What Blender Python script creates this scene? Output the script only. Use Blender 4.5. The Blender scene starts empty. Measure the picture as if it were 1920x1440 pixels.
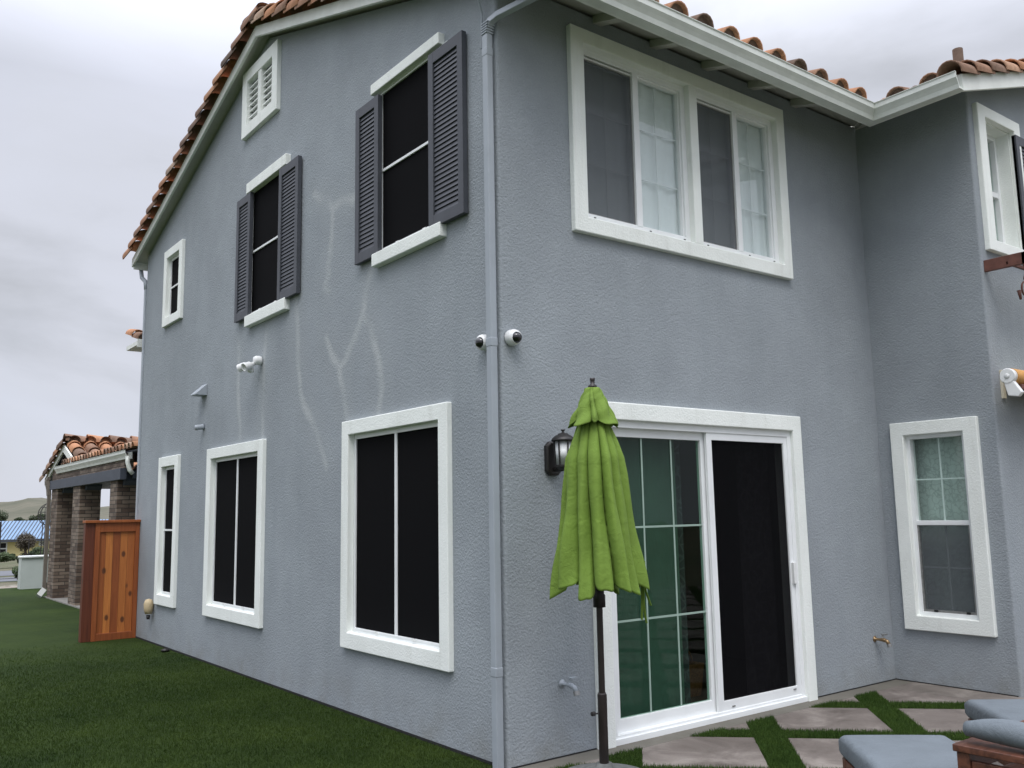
import bpy, bmesh, math, random
import numpy as np
from mathutils import Vector, Matrix
R = math.radians
random.seed(7); rng = np.random.default_rng(7)
S = bpy.context.scene; C = S.collection
# ---------------------------------------------------------------- camera
CP = Vector((-3.4151, -4.5888, 1.5500)); yaw, pit, rol = R(37.3194), R(8.0360), R(-1.0524)
fw = Vector((math.sin(yaw)*math.cos(pit), math.cos(yaw)*math.cos(pit), math.sin(pit)))
rt = Vector((math.cos(yaw), -math.sin(yaw), 0)); up = rt.cross(fw)
r2 = rt*math.cos(rol)+up*math.sin(rol); u2 = -rt*math.sin(rol)+up*math.cos(rol)
cd = bpy.data.cameras.new('camera'); cam = bpy.data.objects.new('camera', cd); C.objects.link(cam)
m = Matrix((r2, u2, -fw)).transposed().to_4x4(); m.translation = CP; cam.matrix_world = m
cd.sensor_width = 36; cd.lens = 36*1692.86/1920; cd.clip_end = 20000; cd.clip_start = .05
S.camera = cam
# ---------------------------------------------------------------- world
w = bpy.data.worlds.new('World'); S.world = w; w.use_nodes = True
SUN_EL, SUN_AZ = R(58), R(215)
def build_world():
    nt = w.node_tree; nt.nodes.clear(); L = nt.links.new; nn = nt.nodes.new
    out = nn('ShaderNodeOutputWorld'); bg = nn('ShaderNodeBackground'); bg.inputs[1].default_value = .1
    sky = nn('ShaderNodeTexSky'); sky.sky_type = 'NISHITA'; sky.sun_disc = False
    sky.sun_elevation = SUN_EL; sky.sun_rotation = SUN_AZ; sky.air_density = 1; sky.dust_density = 1.5
    tc = nn('ShaderNodeTexCoord'); sep = nn('ShaderNodeSeparateXYZ'); L(tc.outputs['Generated'], sep.inputs[0])
    mp = nn('ShaderNodeMapping'); mp.inputs['Scale'].default_value = (1, 1, 2.6); mp.inputs['Location'].default_value = (.35, .2, .12); L(tc.outputs['Generated'], mp.inputs[0])
    n1 = nn('ShaderNodeTexNoise'); n1.inputs['Scale'].default_value = 2.3; n1.inputs['Detail'].default_value = 7; n1.inputs['Roughness'].default_value = .52; n1.inputs['Distortion'].default_value = .35
    L(mp.outputs[0], n1.inputs['Vector'])
    cr = nn('ShaderNodeValToRGB'); e = cr.color_ramp.elements
    e[0].position = .33; e[0].color = (5.2, 5.4, 5.9, 1); e[1].position = .68; e[1].color = (7.4, 7.7, 8.8, 1)
    k = e.new(.5); k.color = (6.9, 7.15, 8.0, 1)
    L(n1.outputs[0], cr.inputs[0])
    # overcast skies are brighter overhead than near the horizon
    mr = nn('ShaderNodeMapRange'); mr.inputs[1].default_value = .42; mr.inputs[2].default_value = .92; mr.inputs[3].default_value = 1; mr.inputs[4].default_value = 4.2
    L(sep.outputs[2], mr.inputs[0])
    vm = nn('ShaderNodeVectorMath'); vm.operation = 'SCALE'; L(cr.outputs[0], vm.inputs[0]); L(mr.outputs[0], vm.inputs['Scale'])
    # thin places let some blue through
    n2 = nn('ShaderNodeTexNoise'); n2.inputs['Scale'].default_value = 1.7; n2.inputs['Detail'].default_value = 3; L(mp.outputs[0], n2.inputs['Vector'])
    m2 = nn('ShaderNodeMapRange'); m2.inputs[1].default_value = .5; m2.inputs[2].default_value = .75; m2.inputs[3].default_value = .97; m2.inputs[4].default_value = .8
    L(n2.outputs[0], m2.inputs[0])
    mx = nn('ShaderNodeMix'); mx.data_type = 'RGBA'; L(m2.outputs[0], mx.inputs[0]); L(sky.outputs[0], mx.inputs[6]); L(vm.outputs[0], mx.inputs[7])
    L(mx.outputs[2], bg.inputs[0]); L(bg.outputs[0], out.inputs[0])
build_world()
sd = bpy.data.lights.new('sun', 'SUN'); sd.energy = 1.3; sd.angle = R(25); sd.color = (1, .96, .9)
so = bpy.data.objects.new('sun', sd); C.objects.link(so)
sv = Vector((math.sin(SUN_AZ)*math.cos(SUN_EL), math.cos(SUN_AZ)*math.cos(SUN_EL), math.sin(SUN_EL)))
so.rotation_euler = sv.to_track_quat('Z', 'Y').to_euler(); so.location = (0, 0, 30)
S.view_settings.view_transform = 'Standard'; S.view_settings.look = 'None'; S.view_settings.exposure = 0; S.view_settings.gamma = 1
S.cycles.transparent_max_bounces = 16

# ---------------------------------------------------------------- materials
class NT:
    def __init__(s, name):
        s.m = bpy.data.materials.new(name); s.m.use_nodes = True; s.nt = s.m.node_tree
        s.p = s.nt.nodes['Principled BSDF']; s.out = s.nt.nodes['Material Output']; s._o = None; s._r = None
    def n(s, t, props=None, **ins):
        x = s.nt.nodes.new('ShaderNode'+t)
        for k, v in (props or {}).items(): setattr(x, k, v)
        for k, v in ins.items():
            key = int(k[1:]) if k[0] == '_' and k[1:].isdigit() else k.replace('_', ' ')
            s.set(x.inputs[key], v)
        return x
    def set(s, sock, v):
        if isinstance(v, bpy.types.NodeSocket): s.nt.links.new(v, sock)
        elif isinstance(v, bpy.types.Node): s.nt.links.new(v.outputs[0], sock)
        else: sock.default_value = v
    def obj(s, scale=(1, 1, 1)):
        if s._o is None: s._o = s.n('NewGeometry').outputs['Position']
        if scale == (1, 1, 1): return s._o
        return s.n('Mapping', Vector=s._o, Scale=scale).outputs[0]
    def rot(s, loc=(3.1, 1.7, 2.3)):
        if s._r is None: s._r = s.n('Mapping', Vector=s.obj(), Rotation=(.61, .83, .47), Location=loc).outputs[0]
        return s._r
    def noise(s, sc, det=3, rough=.5, vec=None, dist=0):
        return s.n('TexNoise', Vector=vec if vec is not None else s.rot(), Scale=sc, Detail=det, Roughness=rough, Distortion=dist).outputs[0]
    def ramp(s, fac, stops):
        x = s.n('ValToRGB', Fac=fac); e = x.color_ramp.elements
        while len(e) < len(stops): e.new(.5)
        for k, (p, c) in zip(e, stops): k.position = p; k.color = (*c, 1) if len(c) == 3 else c
        return x.outputs[0]
    def mix(s, f, a, b, mode='MIX'):
        x = s.n('Mix', dict(data_type='RGBA', blend_type=mode)); s.set(x.inputs[0], f)
        for i, v in ((6, a), (7, b)): s.set(x.inputs[i], (*v, 1) if isinstance(v, tuple) and len(v) == 3 else v)
        return x.outputs[2]
    def math(s, op, a, b=0., clamp=False):
        x = s.n('Math', dict(operation=op, use_clamp=clamp)); s.set(x.inputs[0], a); s.set(x.inputs[1], b); return x.outputs[0]
    def rng(s, v, a, b, c=0., d=1.):
        x = s.n('MapRange'); s.set(x.inputs[0], v)
        for i, q in enumerate((a, b, c, d)): x.inputs[i+1].default_value = q
        return x.outputs[0]
    def bump(s, h, strength, dist):
        s.set(s.p.inputs['Normal'], s.n('Bump', Strength=strength, Distance=dist, Height=h).outputs[0])
    def col(s, c): s.set(s.p.inputs['Base Color'], (*c, 1) if isinstance(c, tuple) and len(c) == 3 else c)
    def rough(s, v): s.set(s.p.inputs['Roughness'], v)
def scale_col(c, k): return tuple(min(1, x*k) for x in c)
def mottled(name, c, rough=.6, k=.12, sc=6., bump=None, metal=0, spec=.5):
    t = NT(name); n = t.noise(sc, 5, .6)
    t.col(t.ramp(n, [(.3, scale_col(c, 1-k)), (.7, scale_col(c, 1+k))])); t.rough(rough)
    t.p.inputs['Metallic'].default_value = metal; t.p.inputs['Specular IOR Level'].default_value = spec
    if bump: t.bump(t.noise(bump[0], 3), bump[1], bump[2])
    return t.m
STUC = (.305, .334, .358)
MARKS = [[(3.23,3.73),(3.18,3.3),(3.15,3.03),(3.09,2.69),(3.01,2.53),(2.8,2.37),(2.66,2.16),(2.52,1.98)],
 [(2.56,3.07),(2.44,2.9),(2.3,2.8),(2.2,2.82),(2.08,2.94),(1.94,3.06),(1.87,3.18),(1.83,3.35),(1.74,3.52)],
 [(2.3,2.8),(2.24,2.59),(2.15,2.35)], [(1.87,3.14),(1.77,3.07),(1.68,2.9),(1.61,2.71),(1.57,2.53),(1.61,2.33)],
 [(4.7,3.48),(4.65,3.26),(4.65,2.88),(4.57,2.38)], [(3.91,3.4),(3.96,3.02),(3.96,2.61),(3.96,2.33)],
 [(2.84,4.46),(2.57,4.34),(2.45,4.22),(2.46,3.96),(2.54,3.69)], [(2.45,4.24),(2.25,4.24),(2.05,4.19)], [(2.52,3.65),(2.6,3.55),(2.53,3.5)]]
def stucco(name, marks=False):
    t = NT(name); P = t.obj()
    a = t.noise(.9, 4, .6); b = t.noise(5, 5, .65); fine = t.noise(150, 2, .6)
    c = t.ramp(a, [(.3, scale_col(STUC, .90)), (.7, scale_col(STUC, 1.09))])
    c = t.mix(t.rng(b, .3, .7), c, t.mix(1., c, (1.06, 1.06, 1.05), 'MULTIPLY'))
    st = t.noise(1, 4, .6, vec=t.obj((3.2, 3.2, .35)))
    c = t.mix(t.rng(st, .5, .75, 0, .5), c, t.mix(1., c, (.88, .90, .90), 'MULTIPLY'))
    c = t.mix(t.rng(fine, .35, .65, 0, .6), c, t.mix(1., c, (.82, .82, .83), 'MULTIPLY'))
    if marks:
        wob = t.n('TexNoise', Vector=P, Scale=6., Detail=3.).outputs['Color']
        wv = t.n('VectorMath', dict(operation='SUBTRACT'), _0=wob, _1=(.5, .5, .5)).outputs[0]
        wv = t.n('VectorMath', dict(operation='SCALE'), _0=wv, Scale=.09).outputs[0]
        PP = t.n('VectorMath', dict(operation='ADD'), _0=P, _1=wv).outputs[0]
        PP = t.n('VectorMath', dict(operation='MULTIPLY'), _0=PP, _1=(0, 1, 1)).outputs[0]
        dm = None
        for pl in MARKS:
            for (y0, z0), (y1, z1) in zip(pl, pl[1:]):
                d = (0, y1-y0, z1-z0); l2 = d[1]**2+d[2]**2
                v = t.n('VectorMath', dict(operation='SUBTRACT'), _0=PP, _1=(0, y0, z0)).outputs[0]
                h = t.n('VectorMath', dict(operation='DOT_PRODUCT'), _0=v, _1=(0, d[1]/l2, d[2]/l2)).outputs['Value']
                h = t.math('ADD', h, 0., True)
                q = t.n('VectorMath', dict(operation='SCALE'), _0=d, Scale=h).outputs[0]
                ds = t.n('VectorMath', dict(operation='DISTANCE'), _0=v, _1=q).outputs['Value']
                dm = ds if dm is None else t.math('MINIMUM', dm, ds)
        brk = t.rng(t.noise(2.6, 3), .34, .62, .12, 1)
        core = t.math('MULTIPLY', t.rng(dm, .010, .062, 1, 0), brk)
        c = t.mix(t.math('MULTIPLY', core, .55), c, (.52, .54, .54))
        halo = t.math('MULTIPLY', t.rng(dm, .05, .25, .22, 0), 1.)
        c = t.mix(halo, c, (.335, .36, .365))
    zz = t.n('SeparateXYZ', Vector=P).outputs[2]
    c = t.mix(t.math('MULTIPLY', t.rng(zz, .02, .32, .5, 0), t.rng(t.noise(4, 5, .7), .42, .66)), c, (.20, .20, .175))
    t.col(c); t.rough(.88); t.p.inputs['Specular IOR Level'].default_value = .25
    v1 = t.n('TexVoronoi', dict(feature='SMOOTH_F1'), Vector=t.n('VectorMath', dict(operation='ADD'), _0=t.rot(), _1=t.n('VectorMath', dict(operation='SCALE'), _0=t.n('TexNoise', Vector=t.rot(), Scale=40.).outputs['Color'], Scale=.02).outputs[0]).outputs[0], Scale=64.).outputs[0]
    h = t.math('ADD', t.math('MULTIPLY', t.noise(78, 3, .6), 1.), t.math('MULTIPLY', v1, -.6))
    t.bump(h, .6, .008)
    return t.m
M = {}
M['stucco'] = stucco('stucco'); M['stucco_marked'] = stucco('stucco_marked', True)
def trimmat():
    t = NT('white_stucco_trim'); P = t.obj(); n = t.noise(3, 4)
    c = t.ramp(n, [(.3, (.80, .83, .79)), (.7, (.87, .90, .86))])
    st = t.noise(1, 4, .6, vec=t.obj((9, 9, .8)))
    t.col(t.mix(t.rng(st, .55, .8, 0, .35), c, (.55, .56, .51))); t.rough(.8)
    t.bump(t.noise(70, 4, .6), .7, .006); return t.m
M['trim'] = trimmat()
M['vinyl'] = mottled('white_vinyl', (.80, .82, .82), .35, .05, 4)
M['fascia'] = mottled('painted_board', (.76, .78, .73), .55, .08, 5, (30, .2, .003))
M['soffit'] = mottled('shaded_soffit_paint', (.50, .50, .45), .6, .08, 5)  # beige paint darkened further, with eave shade put into the colour
M['gutter'] = mottled('gutter_paint', (.70, .73, .68), .4, .09, 5)
M['pipe'] = mottled('grey_pipe_paint', (.33, .365, .40), .45, .06, 4)
M['shutter'] = mottled('shutter_paint', (.058, .063, .075), .5, .12, 9, (40, .15, .002))
M['dark'] = mottled('dark_void', (.012, .012, .013), .9, .1, 4)
M['black'] = mottled('black_metal', (.016, .014, .014), .45, .2, 12)
M['pole'] = mottled('bronze_pole', (.02, .015, .014), .42, .25, 14)
M['white_plastic'] = mottled('white_plastic', (.78, .79, .78), .3, .04, 9)
M['doorbar'] = mottled('pale_green_bar', (.30, .40, .345), .5, .05, 9)
M['brass'] = mottled('brass', (.35, .24, .13), .4, .2, 30, metal=.8)
M['steel'] = mottled('dull_steel', (.3, .3, .29), .4, .2, 30, metal=.6)
M['beige'] = mottled('beige_plastic', (.5, .4, .24), .6, .1, 20)
M['rust'] = mottled('rusty_iron', (.13, .05, .035), .6, .3, 18)
M['bluegrey'] = mottled('blue_grey_beam', (.05, .06, .08), .6, .15, 5)
M['cream'] = mottled('cream_render', (.6, .52, .25), .8, .08, 1)
M['box'] = mottled('pale_render', (.42, .46, .43), .85, .06, 3)
M['boxcap'] = mottled('pale_cap', (.66, .68, .66), .8, .05, 3)
M['bluemetal'] = mottled('blue_roof_metal', (.17, .28, .43), .5, .08, .3)
M['taupe'] = mottled('taupe_downpipe', (.16, .14, .115), .6, .12, 8)
M['slab'] = mottled('grey_slab', (.22, .21, .19), .85, .15, 5)
M['bark'] = mottled('bark', (.06, .045, .035), .9, .3, 6)
M['orange'] = mottled('orange_fabric', (.55, .28, .08), .8, .12, 20)
M['creamfab'] = mottled('cream_fabric', (.62, .58, .45), .8, .1, 20)
M['concrete_base'] = mottled('umbrella_base_concrete', (.11, .115, .11), .8, .35, 22, (60, .4, .006))
M['wicker'] = mottled('wicker', (.3, .12, .045), .8, .35, 60)
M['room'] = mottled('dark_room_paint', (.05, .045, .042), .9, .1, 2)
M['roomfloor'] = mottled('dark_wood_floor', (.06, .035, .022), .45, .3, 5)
def screenmat():
    t = NT('solar_screen'); n = t.noise(700, 1)
    t.col(t.ramp(n, [(.3, (.002, .002, .0025)), (.7, (.009, .009, .010))])); t.rough(.85); t.p.inputs['Specular IOR Level'].default_value = .06; return t.m
M['solar'] = screenmat()
def glass(name, tint, refl=1.):
    t = NT(name); nt = t.nt; g_ = t.n('NewGeometry'); ca = t.math('ABSOLUTE', t.n('VectorMath', dict(operation='DOT_PRODUCT'), _0=g_.outputs['Incoming'], _1=g_.outputs['Normal']).outputs['Value'])
    fr = t.math('ADD', t.math('MULTIPLY', t.math('POWER', t.math('SUBTRACT', 1., ca), 5.), .96), .04)
    wob = t.n('Bump', Strength=.06, Distance=.02, Height=t.noise(2.2, 2))
    tr = t.n('BsdfTransparent', Color=(*tint, 1)); gl = t.n('BsdfGlossy', Roughness=.01, Normal=wob.outputs[0])
    fac = t.math('MULTIPLY', fr, 1.*refl, True)
    mx = t.n('MixShader'); t.set(mx.inputs[0], fac); t.set(mx.inputs[1], tr.outputs[0]); t.set(mx.inputs[2], gl.outputs[0])
    t.set(t.out.inputs[0], mx.outputs[0]); return t.m
M['glass'] = glass('window_glass', (.965, .988, .985), 2.0); M['green_glass'] = glass('green_glass', (.68, .80, .74), .55)
M['grey_glass'] = glass('greyish_glass', (.92, .965, .945), .8)
def mesh_screen(name, col, tr):
    t = NT(name); t.col(col); t.rough(.8); t.p.inputs['Specular IOR Level'].default_value = .1
    mx = t.n('MixShader'); t.set(mx.inputs[0], tr); t.set(mx.inputs[1], t.p.outputs[0]); t.set(mx.inputs[2], t.n('BsdfTransparent').outputs[0])
    t.set(t.out.inputs[0], mx.outputs[0]); return t.m
M['flyscreen'] = mesh_screen('fly_screen', (.115, .12, .135), .60); M['doorscreen'] = mesh_screen('door_fly_screen', (.004, .004, .005), .42)
def fabric(name, c, k=.1, wave=0, rough=.85, sheen=0):
    t = NT(name); n = t.noise(5, 4); f = t.noise(260, 2)
    cc = t.ramp(n, [(.3, scale_col(c, 1-k)), (.7, scale_col(c, 1+k))])
    cc = t.mix(t.rng(f, .35, .65, 0, .5), cc, t.mix(1., cc, (.85, .85, .85), 'MULTIPLY'))
    t.col(cc); t.rough(rough); t.p.inputs['Sheen Weight'].default_value = sheen
    t.bump(t.math('ADD', t.noise(14, 5, .6, dist=.8), t.math('MULTIPLY', f, .12)), .5, .018); return t.m
M['cushion'] = fabric('grey_blue_cushion', (.146, .170, .190)); M['curtain'] = fabric('white_curtain', (.86, .89, .89), .04)
M['greycurtain'] = fabric('grey_curtain', (.20, .22, .20), .08); M['greencloth'] = fabric('green_canvas', (.158, .255, .033), .10); M['blind'] = fabric('pale_blind', (.115, .15, .13), .06)
def pattern_curtain():
    t = NT('patterned_curtain'); v = t.n('TexVoronoi', dict(feature='DISTANCE_TO_EDGE'), Vector=t.obj((1, 1, .8)), Scale=14.).outputs[0]
    t.col(t.ramp(v, [(.02, (.10, .10, .115)), (.10, (.055, .052, .062))])); t.rough(.9); return t.m
M['patcurtain'] = pattern_curtain()
def lace():
    t = NT('lace_curtain'); v = t.n('TexVoronoi', dict(feature='DISTANCE_TO_EDGE'), Vector=t.n('VectorMath', dict(operation='ADD'), _0=t.obj(), _1=t.n('VectorMath', dict(operation='SCALE'), _0=t.n('TexNoise', Vector=t.obj(), Scale=14.).outputs['Color'], Scale=.12).outputs[0]).outputs[0], Scale=15.).outputs[0]
    t.col(t.ramp(v, [(.03, (.42, .47, .45)), (.1, (.54, .60, .575))])); t.rough(.9); return t.m
M['lace'] = lace()
def tile():
    t = NT('terracotta_tile'); at = t.n('Attribute', dict(attribute_name='tone'))
    c = t.ramp(at.outputs['Fac'], [(0, (.17, .115, .085)), (.3, (.34, .19, .12)), (.55, (.46, .225, .12)), (.8, (.56, .28, .15)), (1, (.47, .34, .25))])
    n = t.noise(16, 5, .65); c = t.mix(t.rng(n, .4, .7, 0, .7), c, t.mix(1., c, (.6, .57, .56), 'MULTIPLY'))
    n2 = t.noise(3, 3); c = t.mix(t.rng(n2, .55, .75, 0, .35), c, (.09, .075, .06))
    t.col(c); t.rough(.85); t.bump(t.noise(60, 3), .4, .005); return t.m
M['tile'] = tile()
def cedar():
    t = NT('stained_cedar'); at = t.n('Attribute', dict(attribute_name='tone'))
    g = t.n('TexNoise', Vector=t.obj((16, 16, .9)), Scale=2.2, Detail=6., Roughness=.6, Distortion=1.1).outputs[0]
    c = t.ramp(at.outputs['Fac'], [(0, (.13, .032, .012)), (.5, (.34, .095, .022)), (1, (.56, .20, .045))])
    c = t.mix(t.rng(g, .35, .7, 0, .75), c, t.mix(1., c, (.55, .45, .4), 'MULTIPLY'))
    kv = t.n('TexVoronoi', Vector=t.obj((1, 1, .62)), Scale=5.5).outputs['Distance']
    c = t.mix(t.rng(kv, .1, .17, .85, 0), c, (.06, .018, .008))
    t.col(c); t.rough(.55); t.bump(g, .3, .004); return t.m
M['cedar'] = cedar()
def teak():
    t = NT('brown_hardwood'); g = t.n('TexNoise', Vector=t.obj((2, 14, 14)), Scale=3., Detail=6., Distortion=.8).outputs[0]
    t.col(t.ramp(g, [(.3, (.055, .02, .012)), (.7, (.15, .055, .03))])); t.rough(.5); t.bump(g, .2, .002); return t.m
M['teak'] = teak()
def brick():
    t = NT('weathered_brick'); s = t.n('SeparateXYZ', Vector=t.obj())
    v = t.n('CombineXYZ', X=t.math('ADD', s.outputs[0], s.outputs[1]), Y=s.outputs[2])
    b = t.n('TexBrick', dict(offset=.5), Vector=v.outputs[0], Scale=1., Mortar_Size=.006, Mortar_Smooth=.2, Brick_Width=.22, Row_Height=.066, Bias=-.1)
    b.inputs['Color1'].default_value = (.10, .07, .052, 1); b.inputs['Color2'].default_value = (.27, .215, .165, 1); b.inputs['Mortar'].default_value = (.05, .043, .036, 1)
    n = t.noise(9, 5, .7); c = t.mix(t.rng(n, .35, .7, 0, .6), b.outputs[0], t.mix(1., b.outputs[0], (.62, .58, .55), 'MULTIPLY'))
    t.col(c); t.rough(.9); h = t.math('ADD', t.math('MULTIPLY', b.outputs['Fac'], -1.), t.math('MULTIPLY', t.noise(40, 3), .4)); t.bump(h, .8, .012); return t.m
M['brick'] = brick()
def concrete():
    t = NT('brown_grey_paver'); at = t.n('Attribute', dict(attribute_name='tone'))
    n = t.noise(2.6, 6, .62, dist=.6); c = t.ramp(n, [(.30, (.10, .082, .070)), (.5, (.175, .148, .130)), (.68, (.30, .265, .235))])
    n2 = t.noise(90, 3); c = t.mix(t.rng(n2, .35, .65, 0, .4), c, t.mix(1., c, (.75, .75, .75), 'MULTIPLY'))
    c = t.mix(t.math('MULTIPLY', at.outputs['Fac'], .75), c, (.135, .13, .105))
    t.col(c); t.rough(.8); t.bump(t.noise(45, 4), .3, .004); return t.m
M['paver'] = concrete()
def turf(name, a, b):
    t = NT(name); n = t.noise(1.1, 4, .6); f = t.noise(120, 2, .7); k = t.noise(9, 3)
    c = t.ramp(n, [(.3, a), (.7, b)]); c = t.mix(t.rng(f, .3, .7, 0, .8), c, t.mix(1., c, (.4, .45, .35), 'MULTIPLY'))
    c = t.mix(t.rng(k, .4, .7, 0, .35), c, t.mix(1., c, (1.5, 1.35, 1.1), 'MULTIPLY'))
    t.col(c); t.rough(.85); t.p.inputs['Specular IOR Level'].default_value = .12; t.bump(f, .8, .02); return t.m
M['turf'] = turf('artificial_turf', (.024, .046, .010), (.046, .076, .016))
M['blade'] = turf('turf_blades', (.030, .060, .011), (.058, .095, .018))
M['blade_patio'] = turf('patio_turf_blades', (.050, .098, .020), (.085, .150, .034))
def ground():
    t = NT('rough_ground'); s = t.n('SeparateXYZ', Vector=t.obj())
    n = t.noise(.25, 6, .65); n2 = t.noise(3.5, 5, .7)
    c = t.ramp(n, [(.3, (.05, .065, .025)), (.5, (.10, .10, .05)), (.65, (.17, .14, .10)), (.8, (.10, .11, .05))])
    g = t.ramp(t.n('TexVoronoi', Vector=t.obj(), Scale=3.).outputs['Color'], [(.2, (.14, .09, .07)), (.5, (.30, .24, .20)), (.85, (.48, .46, .42))])
    c = t.mix(t.math('MULTIPLY', t.rng(s.outputs[1], 52, 60, 1, 0), t.rng(s.outputs[1], 19, 20, 0, 1)), c, g)
    c = t.mix(t.rng(n2, .4, .7, 0, .4), c, (.05, .06, .03)); t.col(c); t.rough(.95); t.bump(n2, .6, .2); return t.m
M['ground'] = ground()
def hill():
    t = NT('dry_hill'); n = t.noise(.004, 7, .62); n2 = t.noise(.02, 5, .7)
    c = t.ramp(n, [(.3, (.065, .068, .04)), (.5, (.11, .103, .07)), (.7, (.145, .132, .095))])
    c = t.mix(t.rng(n2, .5, .66, 0, .7), c, (.06, .07, .045)); t.col(c); t.rough(1); return t.m
M['hill'] = hill()
M['asphalt'] = mottled('grey_path', (.13, .135, .15), .9, .15, .4)
def leaf(name, a, b):
    t = NT(name); n = t.noise(3.5, 3); t.col(t.ramp(n, [(.3, a), (.7, b)])); t.rough(.7); return t.m
M['leaf_dark'] = leaf('dark_leaves', (.022, .036, .014), (.05, .07, .026)); M['leaf_mid'] = leaf('mid_leaves', (.035, .06, .018), (.07, .105, .035)); M['leaf_brown'] = leaf('bronze_leaves', (.05, .04, .028), (.085, .07, .042))
M['leaf_grey'] = leaf('grey_green_leaves', (.06, .085, .06), (.11, .14, .10))
def lampglass():
    t = NT('frosted_lamp_glass'); t.col((.74, .76, .76)); t.rough(.4); return t.m
M['lampglass'] = lampglass()
def domemat():
    t = NT('smoked_dome'); t.col((.008, .008, .009)); t.rough(.06); t.p.inputs['Coat Weight'].default_value = .6; return t.m
M['dome'] = domemat()

# ---------------------------------------------------------------- mesh helpers
WL = {}
def meta(o, label=None, cat=None, group=None, kind=None):
    for k, v in (('label', label), ('category', cat), ('group', group), ('kind', kind)):
        if v: o[k] = v
    return o
def thing(name, loc, label, cat, group=None):
    o = bpy.data.objects.new(name, None); C.objects.link(o); o.location = loc; o.empty_display_size = .2
    WL[o] = Vector(loc); return meta(o, label, cat, group)
TW = lambda u, d, z: (u, d, z)                       # world
TL_ = lambda u, d, z: (-d, u, z)                     # left gable wall (x = 0): u = y, d = outwards
TF = lambda u, d, z: (u, -d, z)                      # front wall (y = 0)
WX, WY = 4.323, -1.075
TR_ = lambda u, d, z: (WX-d, -u, z)                  # wing side wall: u = -y
TG = lambda u, d, z: (u, WY-d, z)                    # wing front wall
class MB:
    def __init__(s): s.bm = bmesh.new(); s.tone = s.bm.faces.layers.float.new('tone'); s.t = 0.
    def face(s, vs):
        try: f = s.bm.faces.new(vs); f[s.tone] = s.t; return f
        except ValueError: return None
    def quad(s, pts, T=TW): return s.face([s.bm.verts.new(T(*p)) for p in pts])
    def box(s, a, b, T=TW):
        (x0, y0, z0), (x1, y1, z1) = a, b
        v = [s.bm.verts.new(T(x, y, z)) for x in (x0, x1) for y in (y0, y1) for z in (z0, z1)]
        for q in ((0,1,3,2), (4,6,7,5), (0,4,5,1), (2,3,7,6), (0,2,6,4), (1,5,7,3)): s.face([v[i] for i in q])
        return s
    def prism(s, poly, ax0, ax1, f):                  # f(p, a) -> world
        a = [s.bm.verts.new(f(p, ax0)) for p in poly]; b = [s.bm.verts.new(f(p, ax1)) for p in poly]
        s.face(a); s.face(b[::-1])
        for i in range(len(poly)): j = (i+1) % len(poly); s.face([a[i], a[j], b[j], b[i]])
        return s
    def rings(s, rs, cap=True, closed=True):
        R_ = [[s.bm.verts.new(p) for p in r] for r in rs]; n = len(R_[0])
        for a, b in zip(R_, R_[1:]):
            for i in range(n if closed else n-1): j = (i+1) % n; s.face([a[i], a[j], b[j], b[i]])
        if cap: s.face(R_[0][::-1]); s.face(R_[-1])
        return s
    def tube(s, path, r, n=10, sq=None, cap=True):
        path = [Vector(p) for p in path]; rs = []; rr = r if isinstance(r, (list, tuple)) else [r]*len(path)
        ref = None
        for i, p in enumerate(path):
            d = (path[min(i+1, len(path)-1)]-path[max(i-1, 0)]).normalized()
            if ref is None: ref = Vector((1, 0, 0)) if abs(d.x) < .9 else Vector((0, 1, 0))
            a = (ref-d*ref.dot(d)).normalized(); b = d.cross(a); ref = a
            if sq: rs.append([p+a*sq[0]*sx+b*sq[1]*sy for sx, sy in ((-1,-1), (1,-1), (1,1), (-1,1))])
            else: rs.append([p+(a*math.cos(t)+b*math.sin(t))*rr[i] for t in [2*math.pi*k/n for k in range(n)]])
        return s.rings(rs, cap)
    def lathe(s, prof, o, ax=(0, 0, 1), n=20):         # prof: (r, h)
        ax = Vector(ax).normalized(); a = ax.orthogonal().normalized(); b = ax.cross(a); o = Vector(o)
        return s.rings([[o+ax*h+(a*math.cos(t)+b*math.sin(t))*max(r, .0005) for t in [2*math.pi*k/n for k in range(n)]] for r, h in prof])
    def build(s, name, mat, parent=None, bevel=0, smooth=False, label=None, seg=2, normals=True):
        if normals: bmesh.ops.recalc_face_normals(s.bm, faces=s.bm.faces)
        off = WL.get(parent, Vector()) if parent else Vector()
        for v in s.bm.verts: v.co -= off
        if smooth:
            for f in s.bm.faces: f.smooth = True
        me = bpy.data.meshes.new(name); s.bm.to_mesh(me); s.bm.free()
        me.materials.append(M[mat] if isinstance(mat, str) else mat)
        o = bpy.data.objects.new(name, me); C.objects.link(o)
        if parent: o.parent = parent
        WL[o] = off.copy()
        if bevel:
            b = o.modifiers.new('bevel', 'BEVEL'); b.width = bevel; b.segments = seg; b.limit_method = 'ANGLE'
        if smooth == 'auto' or (bevel and seg > 1):
            for p in me.polygons: p.use_smooth = True
            wn = o.modifiers.new('wn', 'WEIGHTED_NORMAL'); wn.keep_sharp = False
        if label: o['label'] = label
        return o
def pts_mesh(name, verts, faces, mat, parent=None, smooth=False):
    me = bpy.data.meshes.new(name); me.from_pydata(verts, [], faces); me.materials.append(M[mat])
    if smooth: me.polygons.foreach_set('use_smooth', [True]*len(me.polygons))
    o = bpy.data.objects.new(name, me); C.objects.link(o); o.parent = parent; WL[o] = Vector(); return o

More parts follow.
